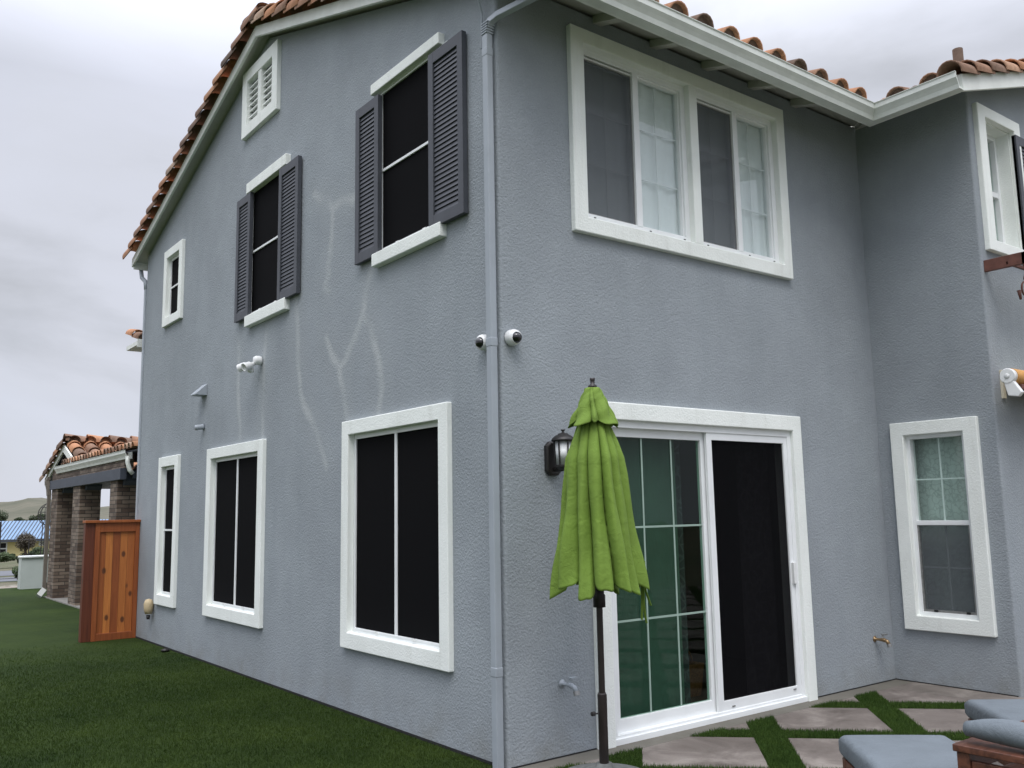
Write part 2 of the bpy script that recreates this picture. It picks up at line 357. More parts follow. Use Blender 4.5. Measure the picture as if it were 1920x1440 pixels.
# ---------------------------------------------------------------- terrain
def gz(d):
    return float(np.interp(d, [19.6, 20.4, 22, 26, 30, 42, 60, 110, 190, 400, 1500], [-.03, -.3, -.7, -1.1, -1.3, -1.8, -2.3, -3.9, -5.3, -8, -10]))
ys = [-60, -20, 0, 19.6, 20.2, 21, 23, 26, 30, 35, 42, 50, 60, 80, 110, 150, 190, 260, 400, 800, 1500, 4500]
xs = [-3000, -800, -200, -60, -30, -15, -8, -4, 0, 2, 4, 6, 8, 11, 15, 20, 27, 35, 50, 80, 140, 300, 900, 3500]
V = [(x, y, (gz(y) if y > 19 else -.03)+(random.uniform(-.05, .05) if 20.5 < y < 60 and abs(x) < 20 else 0)) for y in ys for x in xs]; n = len(xs)
F = [(j*n+i, j*n+i+1, (j+1)*n+i+1, (j+1)*n+i) for j in range(len(ys)-1) for i in range(n-1)]
meta(pts_mesh('ground', V, F, 'ground'), 'uneven gravelly ground sloping down beyond the lawn', kind='structure')
def hills():
    V = []; F = []; na, nr = 160, 14
    for i in range(na+1):
        az = R(-50+110*i/na); k = i/na*40
        top = 34+13*math.sin(k*.9+1)+9*math.sin(k*2.1+.4)+4*math.sin(k*4.7)+2*math.sin(k*9.1)
        for j in range(nr+1):
            r = 1300+150*j; t = j/nr; h = -12+(top*1.15+12)*math.sin(t*math.pi*.55)**1.3+7*math.sin(k*5+j)*t*(1-t)*2
            V.append((r*math.sin(az), r*math.cos(az), h))
    for i in range(na):
        for j in range(nr): a = i*(nr+1)+j; F.append((a, a+1, a+nr+2, a+nr+1))
    meta(pts_mesh('hills', V, F, 'hill', smooth=True), 'low dry hills on the horizon', kind='structure')
hills()
b = MB(); b.quad([(-30, -30, 0), (-.02, -30, 0), (-.02, 0, 0), (-30, 0, 0)]); b.quad([(-30, 0, 0), (.1, 0, 0), (.1, 8.3, 0), (-30, 8.3, 0)]); b.quad([(-30, 8.3, 0), (9, 8.3, 0), (9, 19.6, 0), (-30, 19.6, 0)])
meta(b.build('lawn', 'turf'), 'dark green lawn of short artificial turf', kind='structure')
b = MB(); b.quad([(-2, 64, -2.40), (30, 64, -2.40), (34, 76, -2.79), (2, 76, -2.79)]); b.quad([(2, 82, -2.98), (40, 82, -2.98), (45, 108, -3.81), (2, 108, -3.81)])
meta(b.build('path', 'asphalt'), 'grey path below the lawn', kind='structure')

def blades(name, P, h, wd, mat, label):
    n = len(P); a = rng.random(n)*2*np.pi; ln = (rng.random(n)-.5)*.9*h; l2 = (rng.random(n)-.5)*.9*h; hh = h*(.6+.5*rng.random(n))
    V = np.zeros((n, 3, 3), np.float32); dx, dy = np.cos(a)*wd/2, np.sin(a)*wd/2
    V[:, 0, 0] = P[:, 0]-dx; V[:, 0, 1] = P[:, 1]-dy; V[:, 1, 0] = P[:, 0]+dx; V[:, 1, 1] = P[:, 1]+dy
    V[:, 2, 0] = P[:, 0]+ln; V[:, 2, 1] = P[:, 1]+l2; V[:, 2, 2] = hh
    V[:, :, 2] += P[:, 2:3]
    me = bpy.data.meshes.new(name); me.vertices.add(3*n); me.vertices.foreach_set('co', V.ravel())
    me.loops.add(3*n); me.loops.foreach_set('vertex_index', np.arange(3*n, dtype=np.int32)); me.polygons.add(n)
    me.polygons.foreach_set('loop_start', np.arange(0, 3*n, 3, dtype=np.int32)); me.update(calc_edges=True); me.validate()
    me.materials.append(M[mat]); o = bpy.data.objects.new(name, me); C.objects.link(o); meta(o, label, kind='stuff'); return o
def lawn_blades():
    n = 900000; y = rng.random(n)**1.5*20.8-1.2; x = -rng.random(n)*6.5+.12
    d = np.hypot(x-CP.x, y-CP.y)
    keep = ((x < -.01) | (y > 8.35)) & (d > 4.6) & (rng.random(n) < np.clip((13-d)/4, 0, 1))
    az = np.degrees(np.arctan2(x-CP.x, y-CP.y)); keep &= (az > 2) & ~((x > .1) & (y < 8.3))
    x, y, d = x[keep], y[keep], d[keep]; P = np.stack([x, y, np.zeros_like(x)], 1)
    blades('grass', P, .020, .0042, 'blade', 'short dark green turf fibres of the lawn')
lawn_blades()

# ---------------------------------------------------------------- patio: diagonal slabs with turf strips between
def clip(poly, nx, ny, c):                             # keep nx*x+ny*y <= c
    out = []
    for i in range(len(poly)):
        p, q = poly[i], poly[(i+1) % len(poly)]; a, b_ = nx*p[0]+ny*p[1]-c, nx*q[0]+ny*q[1]-c
        if a <= 0: out.append(p)
        if a*b_ < 0: t = a/(a-b_); out.append((p[0]+(q[0]-p[0])*t, p[1]+(q[1]-p[1])*t))
    return out
SQ = math.sqrt(.5); PER = .967; N0, M0 = 1.555, .885; SW = .215
b = MB(); b.quad([(-.02, -8, -.006), (14, -8, -.006), (14, -.0, -.006), (-.02, 0, -.006)]); meta(b.build('patio_turf_base', 'turf'), 'turf bed under the patio slabs', kind='structure')
b = MB(); zt = .006
for i in range(-2, 14):
    for j in range(-10, 8):
        n0, n1 = N0+SW+PER*(i-1), N0+PER*i; m0, m1 = M0+SW+PER*(j-1), M0+PER*j
        poly = [((nn+mm)*SQ, (mm-nn)*SQ) for nn, mm in ((n0, m0), (n1, m0), (n1, m1), (n0, m1))]
        for c_ in ((0, 1, -.17), (-1, 0, .02), (0, -1, 7.9), (1, 0, 13.9)): poly = clip(poly, *c_) if len(poly) > 2 else poly
        if len(poly) > 2 and min(p[0] for p in poly) < WX: poly2 = clip(poly, 1, 0, WX-.003); poly3 = clip(clip(poly, -1, 0, -(WX-.003)), 0, 1, WY-.003)
        else: poly2 = None; poly3 = clip(poly, 0, 1, WY-.003) if len(poly) > 2 else []
        for q in (poly2, poly3):
            if q and len(q) > 2: b.t = 0; b.prism(q, -.02, zt, lambda p, a: (p[0], p[1], a))
b.t = 1.; b.box((-.02, -.168, -.02), (WX, 0, zt+.001))
b.t = .25; b.box((3.95, -1.6, -.02), (WX-.003, -.168, zt+.002))
meta(b.build('patio', 'paver', bevel=.004, seg=1), 'brown grey patio slabs laid on the diagonal', kind='structure')
def in_strip(x, y):
    nn = (x-y)*SQ; mm = (x+y)*SQ; return ((nn-N0) % PER < SW) | ((mm-M0) % PER < SW)
n = 260000; x = rng.random(n)*4.6; y = -.17-rng.random(n)*2.6
k = in_strip(x, y) & ((x < WX) | (y < WY)) & (x > 0) & ((x < 3.95) | (y < -1.6)) & ((x-.235)**2+(y+.6)**2 > .08); P = np.stack([x[k], y[k], np.zeros(k.sum())], 1)
blades('patio_grass', P, .032, .005, 'blade_patio', 'bright turf fibres in strips between the patio slabs')

# ---------------------------------------------------------------- main house
house = thing('house', (0, 0, 0), 'two storey blue grey stucco house with white window trim, slate shutters and clay tile roof', 'house')
S1, S2, YA, ZA = .342, .317, 4.0, 6.62
def ztop(y): return ZA-S1*(YA-y) if y < YA else ZA-S2*(y-YA)
def wallgrid(mb, T, u0, u1, zt, holes, brk=(), depth=.14):
    holes = [(h[0]-.006, h[1]+.006, h[2]-.006, h[3]+.006) for h in holes]
    us = sorted({u0, u1, *brk, *[h[0] for h in holes], *[h[1] for h in holes]})
    for a, c_ in zip(us, us[1:]):
        mid = (a+c_)/2; hs = sorted([(h[2], h[3]) for h in holes if h[0] < mid < h[1]]); z = -.05
        for h0, h1 in hs:
            mb.quad([(a, 0, z), (c_, 0, z), (c_, 0, h0), (a, 0, h0)], T); z = h1
        mb.quad([(a, 0, z), (c_, 0, z), (c_, 0, zt(c_)), (a, 0, zt(a))], T)
    for a, c_, z0, z1 in holes:
        for p, q in (((a, z0), (c_, z0)), ((c_, z0), (c_, z1)), ((c_, z1), (a, z1)), ((a, z1), (a, z0))):
            mb.quad([(p[0], 0, p[1]), (q[0], 0, q[1]), (q[0], -depth, q[1]), (p[0], -depth, p[1])], T)
RC = .022
# window openings (u0,u1,z0,z1)
L3 = (.70, 2.05, .63, 2.19); L2 = (3.98, 5.33, .62, 2.18); L1 = (6.61, 7.15, .62, 2.18); U1 = (6.715, 7.23, 4.11, 4.90)
U3 = (.60, 1.60, 3.60, 4.97); U2 = (3.37, 4.38, 3.60, 4.97); VT = (3.80, 4.49, 5.74, 6.23)
b = MB(); wallgrid(b, TL_, RC, 8.26, lambda y: ztop(y)-.09, [L3, L2, L1, U1, U3, U2, VT], brk=(YA,))
b.build('wall', 'stucco_marked', house, normals=False, label='side gable wall with pale crack repair marks')
F1a = (.76, 1.885, 3.60, 4.91); F1b = (1.98, 3.01, 3.58, 4.91); DR = (.86, 2.975, .02, 2.17)
b = MB(); wallgrid(b, TF, RC, WX, lambda x: 5.17, [F1a, F1b, DR])
arc = [(RC-RC*math.sin(t), RC-RC*math.cos(t)) for t in [math.pi/2*k/6 for k in range(7)]]
for (xa, ya), (xb, yb) in zip(arc, arc[1:]):
    f = b.quad([(xa, ya, -.05), (xb, yb, -.05), (xb, yb, 5.2), (xa, ya, 5.2)])
    if f: f.smooth = True
b.build('wall', 'stucco', house, normals=False, label='patio wall with the sliding door')
R1 = (.265, .80, .585, 2.16)
b = MB(); wallgrid(b, TR_, 0, -WY-RC, lambda u: 5.2, [R1])
for (xa, ya), (xb, yb) in zip(arc, arc[1:]):
    f = b.quad([(WX+xa, WY+ya, -.05), (WX+xb, WY+yb, -.05), (WX+xb, WY+yb, 5.2), (WX+xa, WY+ya, 5.2)])
    if f: f.smooth = True
b.build('wall', 'stucco', house, normals=False, label='narrow return wall of the wing')
U4 = (4.545, 5.10, 3.80, 4.93)
b = MB(); wallgrid(b, TG, WX+RC, 11, lambda x: 5.13+.315*(min(x, 8)-4.3)-.315*max(0, x-8), [U4], brk=(8,), depth=.34)
b.build('wall', 'stucco', house, normals=False, label='gable wall of the wing')
b = MB(); b.quad([(0, 8.26, -.05), (12, 8.26, -.05), (12, 8.26, 5.2), (0, 8.26, 5.2)]); b.quad([(11, WY, -.05), (11, 8.26, -.05), (11, 8.26, 5.4), (11, WY, 5.4)])
b.quad([(.3, .3, 2.95), (10.8, .3, 2.95), (10.8, 8, 2.95), (.3, 8, 2.95)])
b.build('wall', 'stucco', house, label='rear walls of the house', normals=False)
b = MB(); b.box((RC, -.004, 0), (.72, .01, .016)); b.box((3.1, -.004, 0), (WX, .01, .016)); b.box((WX-.004, WY+.03, 0), (WX+.01, -.004, .016)); b.box((-.005, .1, 0), (.01, 8.25, .02)); b.build('base_gap', 'dark', house)

# --- roofs
b = MB()
def slab(poly, zf, th):
    lo = [b.bm.verts.new((x, y, zf(x, y))) for x, y in poly]; hi = [b.bm.verts.new((x, y, zf(x, y)+th)) for x, y in poly]; b.face(lo); b.face(hi[::-1])
    for i in range(len(poly)): j = (i+1) % len(poly); b.face([lo[i], lo[j], hi[j], hi[i]])
def deck(y0, y1, x0, x1): b.prism([(y0, ztop(y0)-.06), (y1, ztop(y1)-.06), (y1, ztop(y1)-.012), (y0, ztop(y0)-.012)], x0, x1, lambda p, a: (a, p[0], p[1]))
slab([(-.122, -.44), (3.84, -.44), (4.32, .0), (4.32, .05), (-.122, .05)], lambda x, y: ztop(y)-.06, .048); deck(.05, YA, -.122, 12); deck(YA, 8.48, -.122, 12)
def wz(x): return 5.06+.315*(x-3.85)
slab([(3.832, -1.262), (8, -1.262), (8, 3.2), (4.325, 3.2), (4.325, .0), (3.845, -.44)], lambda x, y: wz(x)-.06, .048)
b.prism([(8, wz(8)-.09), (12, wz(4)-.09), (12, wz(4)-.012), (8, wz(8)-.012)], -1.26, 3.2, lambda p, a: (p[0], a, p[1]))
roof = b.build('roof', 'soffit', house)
b = MB()                                                # barge boards and fascia
for y0, y1, s in ((-.47, YA, 1), (YA, 8.52, 1)):
    b.prism([(y0, ztop(y0)-.118), (y1, ztop(y1)-.118), (y1, ztop(y1)), (y0, ztop(y0))], -.150, -.122, lambda p, a: (a, p[0], p[1]))
b.prism([(3.80, wz(3.8)-.15), (8, wz(8)-.15), (8, wz(8)), (3.80, wz(3.8))], -1.292, -1.262, lambda p, a: (p[0], a, p[1]))
b.prism([(8, wz(8)-.15), (12.2, wz(3.8)-.15), (12.2, wz(3.8)), (8, wz(8))], -1.292, -1.262, lambda p, a: (p[0], a, p[1]))
b.box((-.121, -.462, 4.90), (3.80, -.436, 5.05)); b.box((3.80, -1.262, 4.90), (3.83, -.436, 5.05)); b.box((-.13, 8.48, 5.04), (10, 8.51, 5.16))
b.build('fascia_board', 'fascia', roof, bevel=.003, seg=1)
for k in range(6):                                      # rafter tails under the front eave
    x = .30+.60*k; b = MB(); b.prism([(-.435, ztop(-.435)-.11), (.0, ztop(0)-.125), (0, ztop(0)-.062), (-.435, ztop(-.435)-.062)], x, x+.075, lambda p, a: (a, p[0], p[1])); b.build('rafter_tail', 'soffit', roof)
# gutter
def gutter(path, zt, mat, parent, side=1):
    prof = [(0, -.135), (.012, -.135), (.075, -.135), (.085, -.10), (.10, -.075), (.118, -.05), (.12, -.012), (.128, -.004), (.128, 0), (.108, 0), (.108, -.03), (.07, -.12), (.012, -.12), (.008, 0), (0, 0)]
    P = [Vector((*p, 0)) for p in path]; rs = []
    for i, p in enumerate(P):
        ds = []
        if i > 0: ds.append((P[i]-P[i-1]).normalized())
        if i < len(P)-1: ds.append((P[i+1]-P[i]).normalized())
        ns = [Vector((d.y, -d.x, 0))*side for d in ds]; nrm = sum(ns, Vector())
        nrm = nrm/(nrm.dot(ns[0]))
        rs.append([p+nrm*a+Vector((0, 0, zt+h)) for a, h in prof])
    g = MB(); g.rings(rs, cap=True); return g.build('gutter', mat, parent)
gutter([(-.14, -.464), (3.797, -.464), (3.797, -1.30)], 5.03, 'gutter', roof)
# tiles
def barrel(mb, o, ax, nrm, ln, r0, r1, th=.013, n=8, lift=0, span=math.pi, stop=False):
    """half round tile: o = centre of the lower end, ax = uphill unit vector"""
    side = ax.cross(nrm).normalized(); mb.t = random.random(); R0 = []
    if stop:
        tt = mb.t; mb.t = .0; q = o+ax*.035; mb.face([mb.bm.verts.new(q+side*((r0-th)*math.cos(t))+nrm*(lift+(r0-th)*math.sin(t))) for t in [math.pi*k/n for k in range(n+1)]]); mb.t = tt
    for e, r in ((0, r0), (ln, r1)):
        for rr in (r, r-th):
            R0.append([mb.bm.verts.new(o+ax*e+nrm*(lift*(1-e/ln))+side*(rr*math.cos(t))+nrm*(rr*math.sin(t))) for t in [math.pi/2-span/2+span*k/n for k in range(n+1)]])
    A, B, Cc, D = R0
    for i in range(n):
        for q in ((A[i], A[i+1], Cc[i+1], Cc[i]), (B[i+1], B[i], D[i], D[i+1]), (A[i+1], A[i], B[i], B[i+1])):
            f = mb.face(q)
            if f: f.smooth = True
def field(mb, o, ud, vd, nu, nv, pu, pv=.36, r=.1, skip=None):
    o, ud, vd = Vector(o), Vector(ud).normalized(), Vector(vd).normalized(); nrm = ud.cross(vd); nrm = nrm if nrm.z > 0 else -nrm
    for i in range(nu):
        for j in range(nv):
            p = o+ud*(pu*(i+random.uniform(-.03, .03)))+vd*(pv*j-random.uniform(0, .012))
            if skip and skip(p): continue
            barrel(mb, p, vd, nrm, pv+.06, r*1.05, r*.86, lift=.022, stop=(j == 0))
            q = p+ud*pu/2; mb.t = random.random()*.5     # pan tile between
            s_ = pu/2-.02; a = [mb.bm.verts.new(q+ud*e+nrm*h+vd*l) for e, h, l in ((-s_, .03, 0), (0, .004, 0), (s_, .03, 0), (s_, .012, pv), (0, -.0, pv), (-s_, .012, pv))]
            mb.face([a[0], a[1], a[4], a[5]]); mb.face([a[1], a[2], a[3], a[4]])
b = MB()
field(b, (.1, -.50, ztop(-.50)-.035), (1, 0, 0), (0, 1, S1), 13, 13, .29)
field(b, (3.87, .58, ztop(.58)), (1, 0, 0), (0, 1, S1), 12, 11, .29, skip=lambda p: p.z < wz(min(p.x, 16-p.x))-.2)
field(b, (3.76, -1.05, wz(3.76)-.03), (0, 1, 0), (1, 0, .315), 12, 12, .29, skip=lambda p: (p.y > -.50 and p.x-3.75 < (p.y+.50)*1.08+.05) or (p.z < ztop(p.y)-.15 and p.y > -.3))
field(b, (.1, 8.55, ztop(8.55)), (1, 0, 0), (0, -1, S2), 8, 13, .29)
def rake(mb, x, y0, y1, side):
    s = S1 if side > 0 else S2; d = Vector((0, side, s)).normalized(); nrm = Vector((0, -side*s, 1)).normalized(); p = Vector((x, y0, ztop(y0)))
    while (p.y-y1)*side < 0: barrel(mb, p+nrm*.018+Vector((random.uniform(-.006, .006), 0, 0)), d, nrm, .37, .146 if side < 0 else .132, .116, lift=.04, n=12, span=math.pi*1.14); p = p+d*.292
rake(b, -.11, -.56, YA-.12, 1); rake(b, -.11, 8.60, YA+.12, -1)
d = Vector((1, 0, .315)).normalized(); nrm = Vector((-.315, 0, 1)).normalized(); p = Vector((3.72, -1.235, wz(3.72)))
while p.x < 8: barrel(b, p-nrm*.012, d, nrm, .36, .108, .09, lift=.035, n=10, span=math.pi*1.12); p = p+d*.292
p = Vector((-.17, YA, ZA+.035))
while p.x < 11: barrel(b, p, Vector((1, 0, 0)), Vector((0, 0, 1)), .42, .118, .10, lift=.0, n=12, span=math.pi*1.05); p.x += .36
b.build('roof_tiles', 'tile', roof)
b = MB(); b.lathe([(.045, 0), (.045, .36), (.034, .36), (.034, .3)], (4.62, -.9, wz(4.62)+.02), n=14); b.build('vent_pipe', 'tile', roof)
# side eave of a lower rear roof, just visible past the far corner
b = MB(); b.box((.07, 8.9, 4.04), (4, 9.5, 4.10)); b.box((.06, 8.87, 4.0), (4, 8.9, 4.12)); b.build('rear_eave', 'fascia', house)
b = MB(); field(b, (.17, 8.9, 4.10), (1, 0, 0), (0, 1, .3), 5, 2, .29); b.build('rear_eave_tiles', 'tile', house)
b = MB(); b.box((.9, 8.262, 0), (4, 9.4, 4.03)); b.build('rear_wing_wall', 'stucco', house)

# --- downpipes
dp = MB(); dp.box((-.076, .004, .0), (-.024, .060, 4.74)); o = dp.build('downpipe', 'pipe', house, bevel=.008, seg=3, label='tall square grey downpipe at the near corner')
e = MB(); e.tube([(-.050, .032, 4.74), (-.049, .028, 4.79), (-.042, .005, 4.83), (-.015, -.05, 4.86), (.06, -.28, 4.885), (.11, -.45, 4.90), (.12, -.50, 4.93)], .03, sq=(.021, .026)); e.build('elbow', 'pipe', o, bevel=.006, seg=2)
for k in range(5):
    e = MB(); z = 4.745+k*.018; e.box((-.079, .001-.003*k, z), (-.021+.003*k, .063, z+.008)); e.build('crimp', 'pipe', o)
for z in (4.585, 2.60, .55):
    e = MB(); e.box((-.078, .002, z), (-.022, .062, z+.06)); e.build('pipe_joint', 'pipe', o, bevel=.006)
b = MB(); b.tube([(-.02, .14, 4.7), (-.03, .12, 4.95), (-.1, .1, 5.12)], .008, 6); b.build('cable', 'pipe', house)
dp = MB(); dp.box((-.02, 8.262, 0), (.05, 8.33, 4.72)); o = dp.build('downpipe', 'pipe', house, bevel=.006, label='thin grey downpipe on the far corner')
e = MB(); e.tube([(-.0, 8.30, 4.72), (-.0, 8.34, 4.84), (-.02, 8.46, 4.92), (-.02, 8.52, 5.04)], .03, 10); e.build('elbow', 'pipe', o, smooth=True)

# --- windows
def ring(mb, T, a, c, d0, d1):                           # rectangular ring between outer a and inner c (u0,u1,z0,z1)
    o = [(a[0], a[2]), (a[1], a[2]), (a[1], a[3]), (a[0], a[3])]; i = [(c[0], c[2]), (c[1], c[2]), (c[1], c[3]), (c[0], c[3])]
    V = {}
    for nm, P in (('o', o), ('i', i)):
        for d in (d0, d1): V[nm, d] = [mb.bm.verts.new(T(u, d, z)) for u, z in P]
    for k in range(4):
        j = (k+1) % 4
        mb.face([V['o', d1][k], V['o', d1][j], V['i', d1][j], V['i', d1][k]]); mb.face([V['o', d0][j], V['o', d0][k], V['i', d0][k], V['i', d0][j]])
        mb.face([V['o', d0][k], V['o', d0][j], V['o', d1][j], V['o', d1][k]]); mb.face([V['i', d0][j], V['i', d0][k], V['i', d1][k], V['i', d1][j]])
def inset(r, k, kz=None): kz = k if kz is None else kz; return (r[0]+k, r[1]-k, r[2]+kz, r[3]-kz)
def jitter_bevel(mb): return mb
def solar_window(T, outer, inner, mull, label, header=None):
    fd = -.005 if outer else .012
    if outer: b = MB(); ring(b, T, outer, inner, -.02, .042); wdw = b.build('window', 'trim', house, bevel=.008, seg=3, label=label)
    b = MB(); ring(b, T, inset(inner, -.010 if header else -.003), inset(inner, .032), -.06, fd-.012)
    if outer: b.build('frame', 'vinyl', wdw, bevel=.003)
    else:
        wdw = b.build('window', 'vinyl', house, bevel=.003, label=label)
        for nm, (a0, a1, c0_, c1_), dd in (('header', header[0], .055), ('sill', header[1], .06)): b = MB(); b.box((a0, -.01, c0_), (a1, dd, c1_), T); b.build(nm, 'trim', wdw, bevel=.008, seg=3)
    g = inset(inner, .030); b = MB(); b.box((g[0], fd-.03, g[2]), (g[1], fd-.022, g[3]), T); b.build('solar_screen', 'solar', wdw)
    b = MB(); ring(b, T, inset(inner, .022), inset(inner, .036), fd-.018, fd-.006)
    cu, cz = (g[0]+g[1])/2, (g[2]+g[3])/2
    if mull == 'v': b.box((cu-.016, fd-.02, g[2]), (cu+.016, fd-.008, g[3]), T)
    else: b.box((g[0], fd-.02, cz-.011), (g[1], fd-.008, cz+.011), T)
    b.build('screen_bar', 'vinyl', wdw, bevel=.002)
    b = MB(); b.box((inner[0]-.02, -.16, inner[2]-.02), (inner[1]+.02, -.145, inner[3]+.02), T); b.build('backing', 'dark', wdw)
    for u in (g[0]+.3*(g[1]-g[0]), g[0]+.72*(g[1]-g[0])): b = MB(); b.box((u-.02, fd-.01, g[2]-.008), (u+.02, fd+.002, g[2]+.006), T); b.build('clip', 'white_plastic', wdw)
    return wdw
solar_window(TL_, (.582, 2.167, .505, 2.306), L3, 'v', 'large dark screened window nearest the corner')
solar_window(TL_, (3.853, 5.46, .495, 2.295), L2, 'v', 'middle ground floor dark screened window')
solar_window(TL_, (6.496, 7.266, .495, 2.303), L1, 'h', 'tall narrow dark screened window at the far end')
solar_window(TL_, (6.602, 7.345, 3.999, 5.013), U1, 'h', 'small upper window at the far end')
solar_window(TL_, None, U3, 'h', 'upper screened window between shutters near the corner', ((.635, 1.67, 4.955, 5.045), (.627, 1.634, 3.495, 3.60)))
solar_window(TL_, None, U2, 'h', 'upper screened window between shutters further along', ((3.383, 4.413, 4.93, 5.045), (3.35, 4.37, 3.485, 3.60)))
def shutter(T, u0, u1, z0, z1, label, side=1):
    b = MB(); d0, d1 = .012, .052
    iu0, iu1, iz0, iz1 = u0+.065, u1-.065, z0+.085, z1-.085
    b.box((u0, d0, z0), (iu0, d1, z1), T); b.box((iu1, d0, z0), (u1, d1, z1), T)
    b.box((iu0, d0, z0), (iu1, d1-.001, iz0), T); b.box((iu0, d0, iz1), (iu1, d1-.001, z1), T); b.box((iu0, d0, iz0), (iu1, d0+.004, iz1), T)
    s_ = b.build('shutter', 'shutter', house, bevel=.003, label=label)
    b = MB(); n = int((iz1-iz0)/.036); p = (iz1-iz0)/n
    for k in range(n):
        z = iz0+k*p
        b.prism([(d1-.014, z+.001), (d1-.009, z+.002), (d1-.018, z+p*.95), (d1-.023, z+p*.93)], iu0, iu1, lambda q, a: T(a, q[0], q[1]))
    b.build('louvre', 'shutter', s_)
shutter(TL_, 1.545, 1.934, 3.584, 4.92, 'slate louvred shutter on the far side of the near upper window'); shutter(TL_, .335, .785, 3.584, 4.92, 'slate louvred shutter beside the downpipe')
shutter(TL_, 4.30, 4.682, 3.59, 4.926, 'slate louvred shutter on the far side of the second upper window'); shutter(TL_, 3.093, 3.545, 3.59, 4.926, 'slate louvred shutter on the near side of the second upper window')
# gable vent
b = MB(); ring(b, TL_, (3.667, 4.624, 5.611, 6.363), VT, -.02, .045); b.box((4.10, -.02, 5.74), (4.19, .038, 6.23), TL_)
vt = b.build('gable_vent', 'trim', house, bevel=.006)
b = MB()
for k in range(7):
    z = 5.752+k*.068
    for ua, ub in ((3.80, 4.10), (4.19, 4.49)): b.prism([(-.04, z+.018), (.012, z), (.012, z+.014), (-.04, z+.028)], ua, ub, lambda q, a: TL_(a, q[0], q[1]))
b.build('louvre', 'trim', vt)
b = MB(); b.box((3.7, -.1, 5.7), (4.6, -.09, 6.27), TL_); b.build('backing', 'dark', vt)
def wavy(mb, T, u0, u1, z0, z1, d, amp=.015, per=.09):
    n = max(8, int((u1-u0)/.012)); ph = random.random()*6
    a = [[mb.bm.verts.new(T(u0+(u1-u0)*i/n, d+amp*math.sin(2*math.pi*(u0+(u1-u0)*i/n)/per+ph+.8*math.sin(9*u0+i*.13))*(1 if z == z0 else .8), z)) for i in range(n+1)] for z in (z0, z1)]
    for i in range(n):
        f = mb.face([a[0][i], a[0][i+1], a[1][i+1], a[1][i]])
        if f: f.smooth = True
# upper front window pair
b = MB(); T = TF
ring(b, T, (.634, 3.122, 3.483, 5.024), (.76, 3.01, 3.60, 4.91), -.02, .044); b.box((1.885, -.02, 3.599), (1.98, .040, 4.911), T)
w1 = b.build('window', 'trim', house, bevel=.008, seg=3, label='wide double window upstairs over the sliding door')
for ua, ub in ((.76, 1.885), (1.98, 3.01)):
    r = (ua, ub, 3.60, 4.91); um = (ua+ub)/2+.005
    b = MB(); ring(b, T, inset(r, -.003), inset(r, .05, .05), -.1, -.012); b.box((um-.03, -.09, 3.645), (um+.03, -.008, 4.865), T); b.box((ua+.045, -.05, 4.835), (um, -.018, 4.848), T)
    ring(b, T, (um+.02, ub-.045, 3.64, 4.87), (um+.04, ub-.062, 3.662, 4.845), -.07, -.03)
    b.build('frame', 'vinyl', w1, bevel=.003)
    b = MB(); b.box((ua+.05, -.062, 3.65), (um-.03, -.058, 4.86), T); b.box((um+.03, -.062, 3.65), (ub-.05, -.058, 4.86), T); b.build('glass', 'glass', w1)
    b = MB()
    for (g0, g1) in ((ua+.05, um-.03), (um+.03, ub-.05)):
        gc = (g0+g1)/2; b.box((gc-.006, -.074, 3.65), (gc+.006, -.066, 4.86), T)
        for kz in (1/3, 2/3): z = 3.65+1.21*kz; b.box((g0, -.0745, z-.006), (g1, -.0655, z+.006), T)
    b.build('glazing_bar', 'vinyl', w1)
    b = MB(); b.box((ua+.05, -.032, 3.65), (um-.028, -.030, 4.835), T); b.build('insect_screen', 'flyscreen', w1)
    b = MB(); ring(b, T, (ua+.05, um-.028, 3.65, 4.835), (ua+.06, um-.038, 3.66, 4.825), -.034, -.027); b.build('screen_frame', 'steel', w1)
    b = MB(); wavy(b, T, ua-.03, ub+.03, 3.56, 4.95, -.098, .008, .15); b.build('curtain', 'curtain', w1, normals=False)
    for u in (ua+.1, um+.1, ub-.08): b = MB(); b.box((u, -.014, 3.625), (u+.02, -.01, 3.632), T); b.build('weep_hole', 'dark', w1)
# window on the return wall
T = TR_
b = MB(); ring(b, T, (.143, .925, .46, 2.277), R1, -.02, .042); w2 = b.build('window', 'trim', house, bevel=.008, seg=3, label='tall sash window on the return wall')
b = MB(); r = R1; ring(b, T, inset(r, -.003), inset(r, .035), -.09, -.01); b.box((r[0]+.03, -.07, 1.365), (r[1]-.03, -.012, 1.405), T)
b.build('frame', 'vinyl', w2, bevel=.003)
b = MB(); ring(b, T, (r[0]+.033, r[1]-.033, .618, 1.365), (r[0]+.05, r[1]-.05, .64, 1.36), -.045, -.02)
b.build('screen_frame', 'steel', w2)
b = MB(); b.box((r[0]+.03, -.062, .62), (r[1]-.03, -.058, 2.13), T); b.build('glass', 'grey_glass', w2)
b = MB(); c0 = (r[0]+r[1])/2; b.box((c0-.007, -.073, .62), (c0+.007, -.066, 2.13), T)
for z in (1.0, 1.765): b.box((r[0]+.03, -.0735, z-.006), (r[1]-.03, -.0655, z+.006), T)
b.build('glazing_bar', 'vinyl', w2)
b = MB(); b.box((r[0]+.045, -.036, .635), (r[1]-.045, -.034, 1.362), T); b.build('insect_screen', 'flyscreen', w2)
b = MB(); wavy(b, T, r[0]-.03, r[1]+.03, .5, 2.2, -.17, .010, .2); b.build('curtain', 'lace', w2, normals=False)
for u in (.40, .68): b = MB(); b.box((u, -.022, .622), (u+.03, -.008, .64), T); b.build('latch', 'dark', w2)
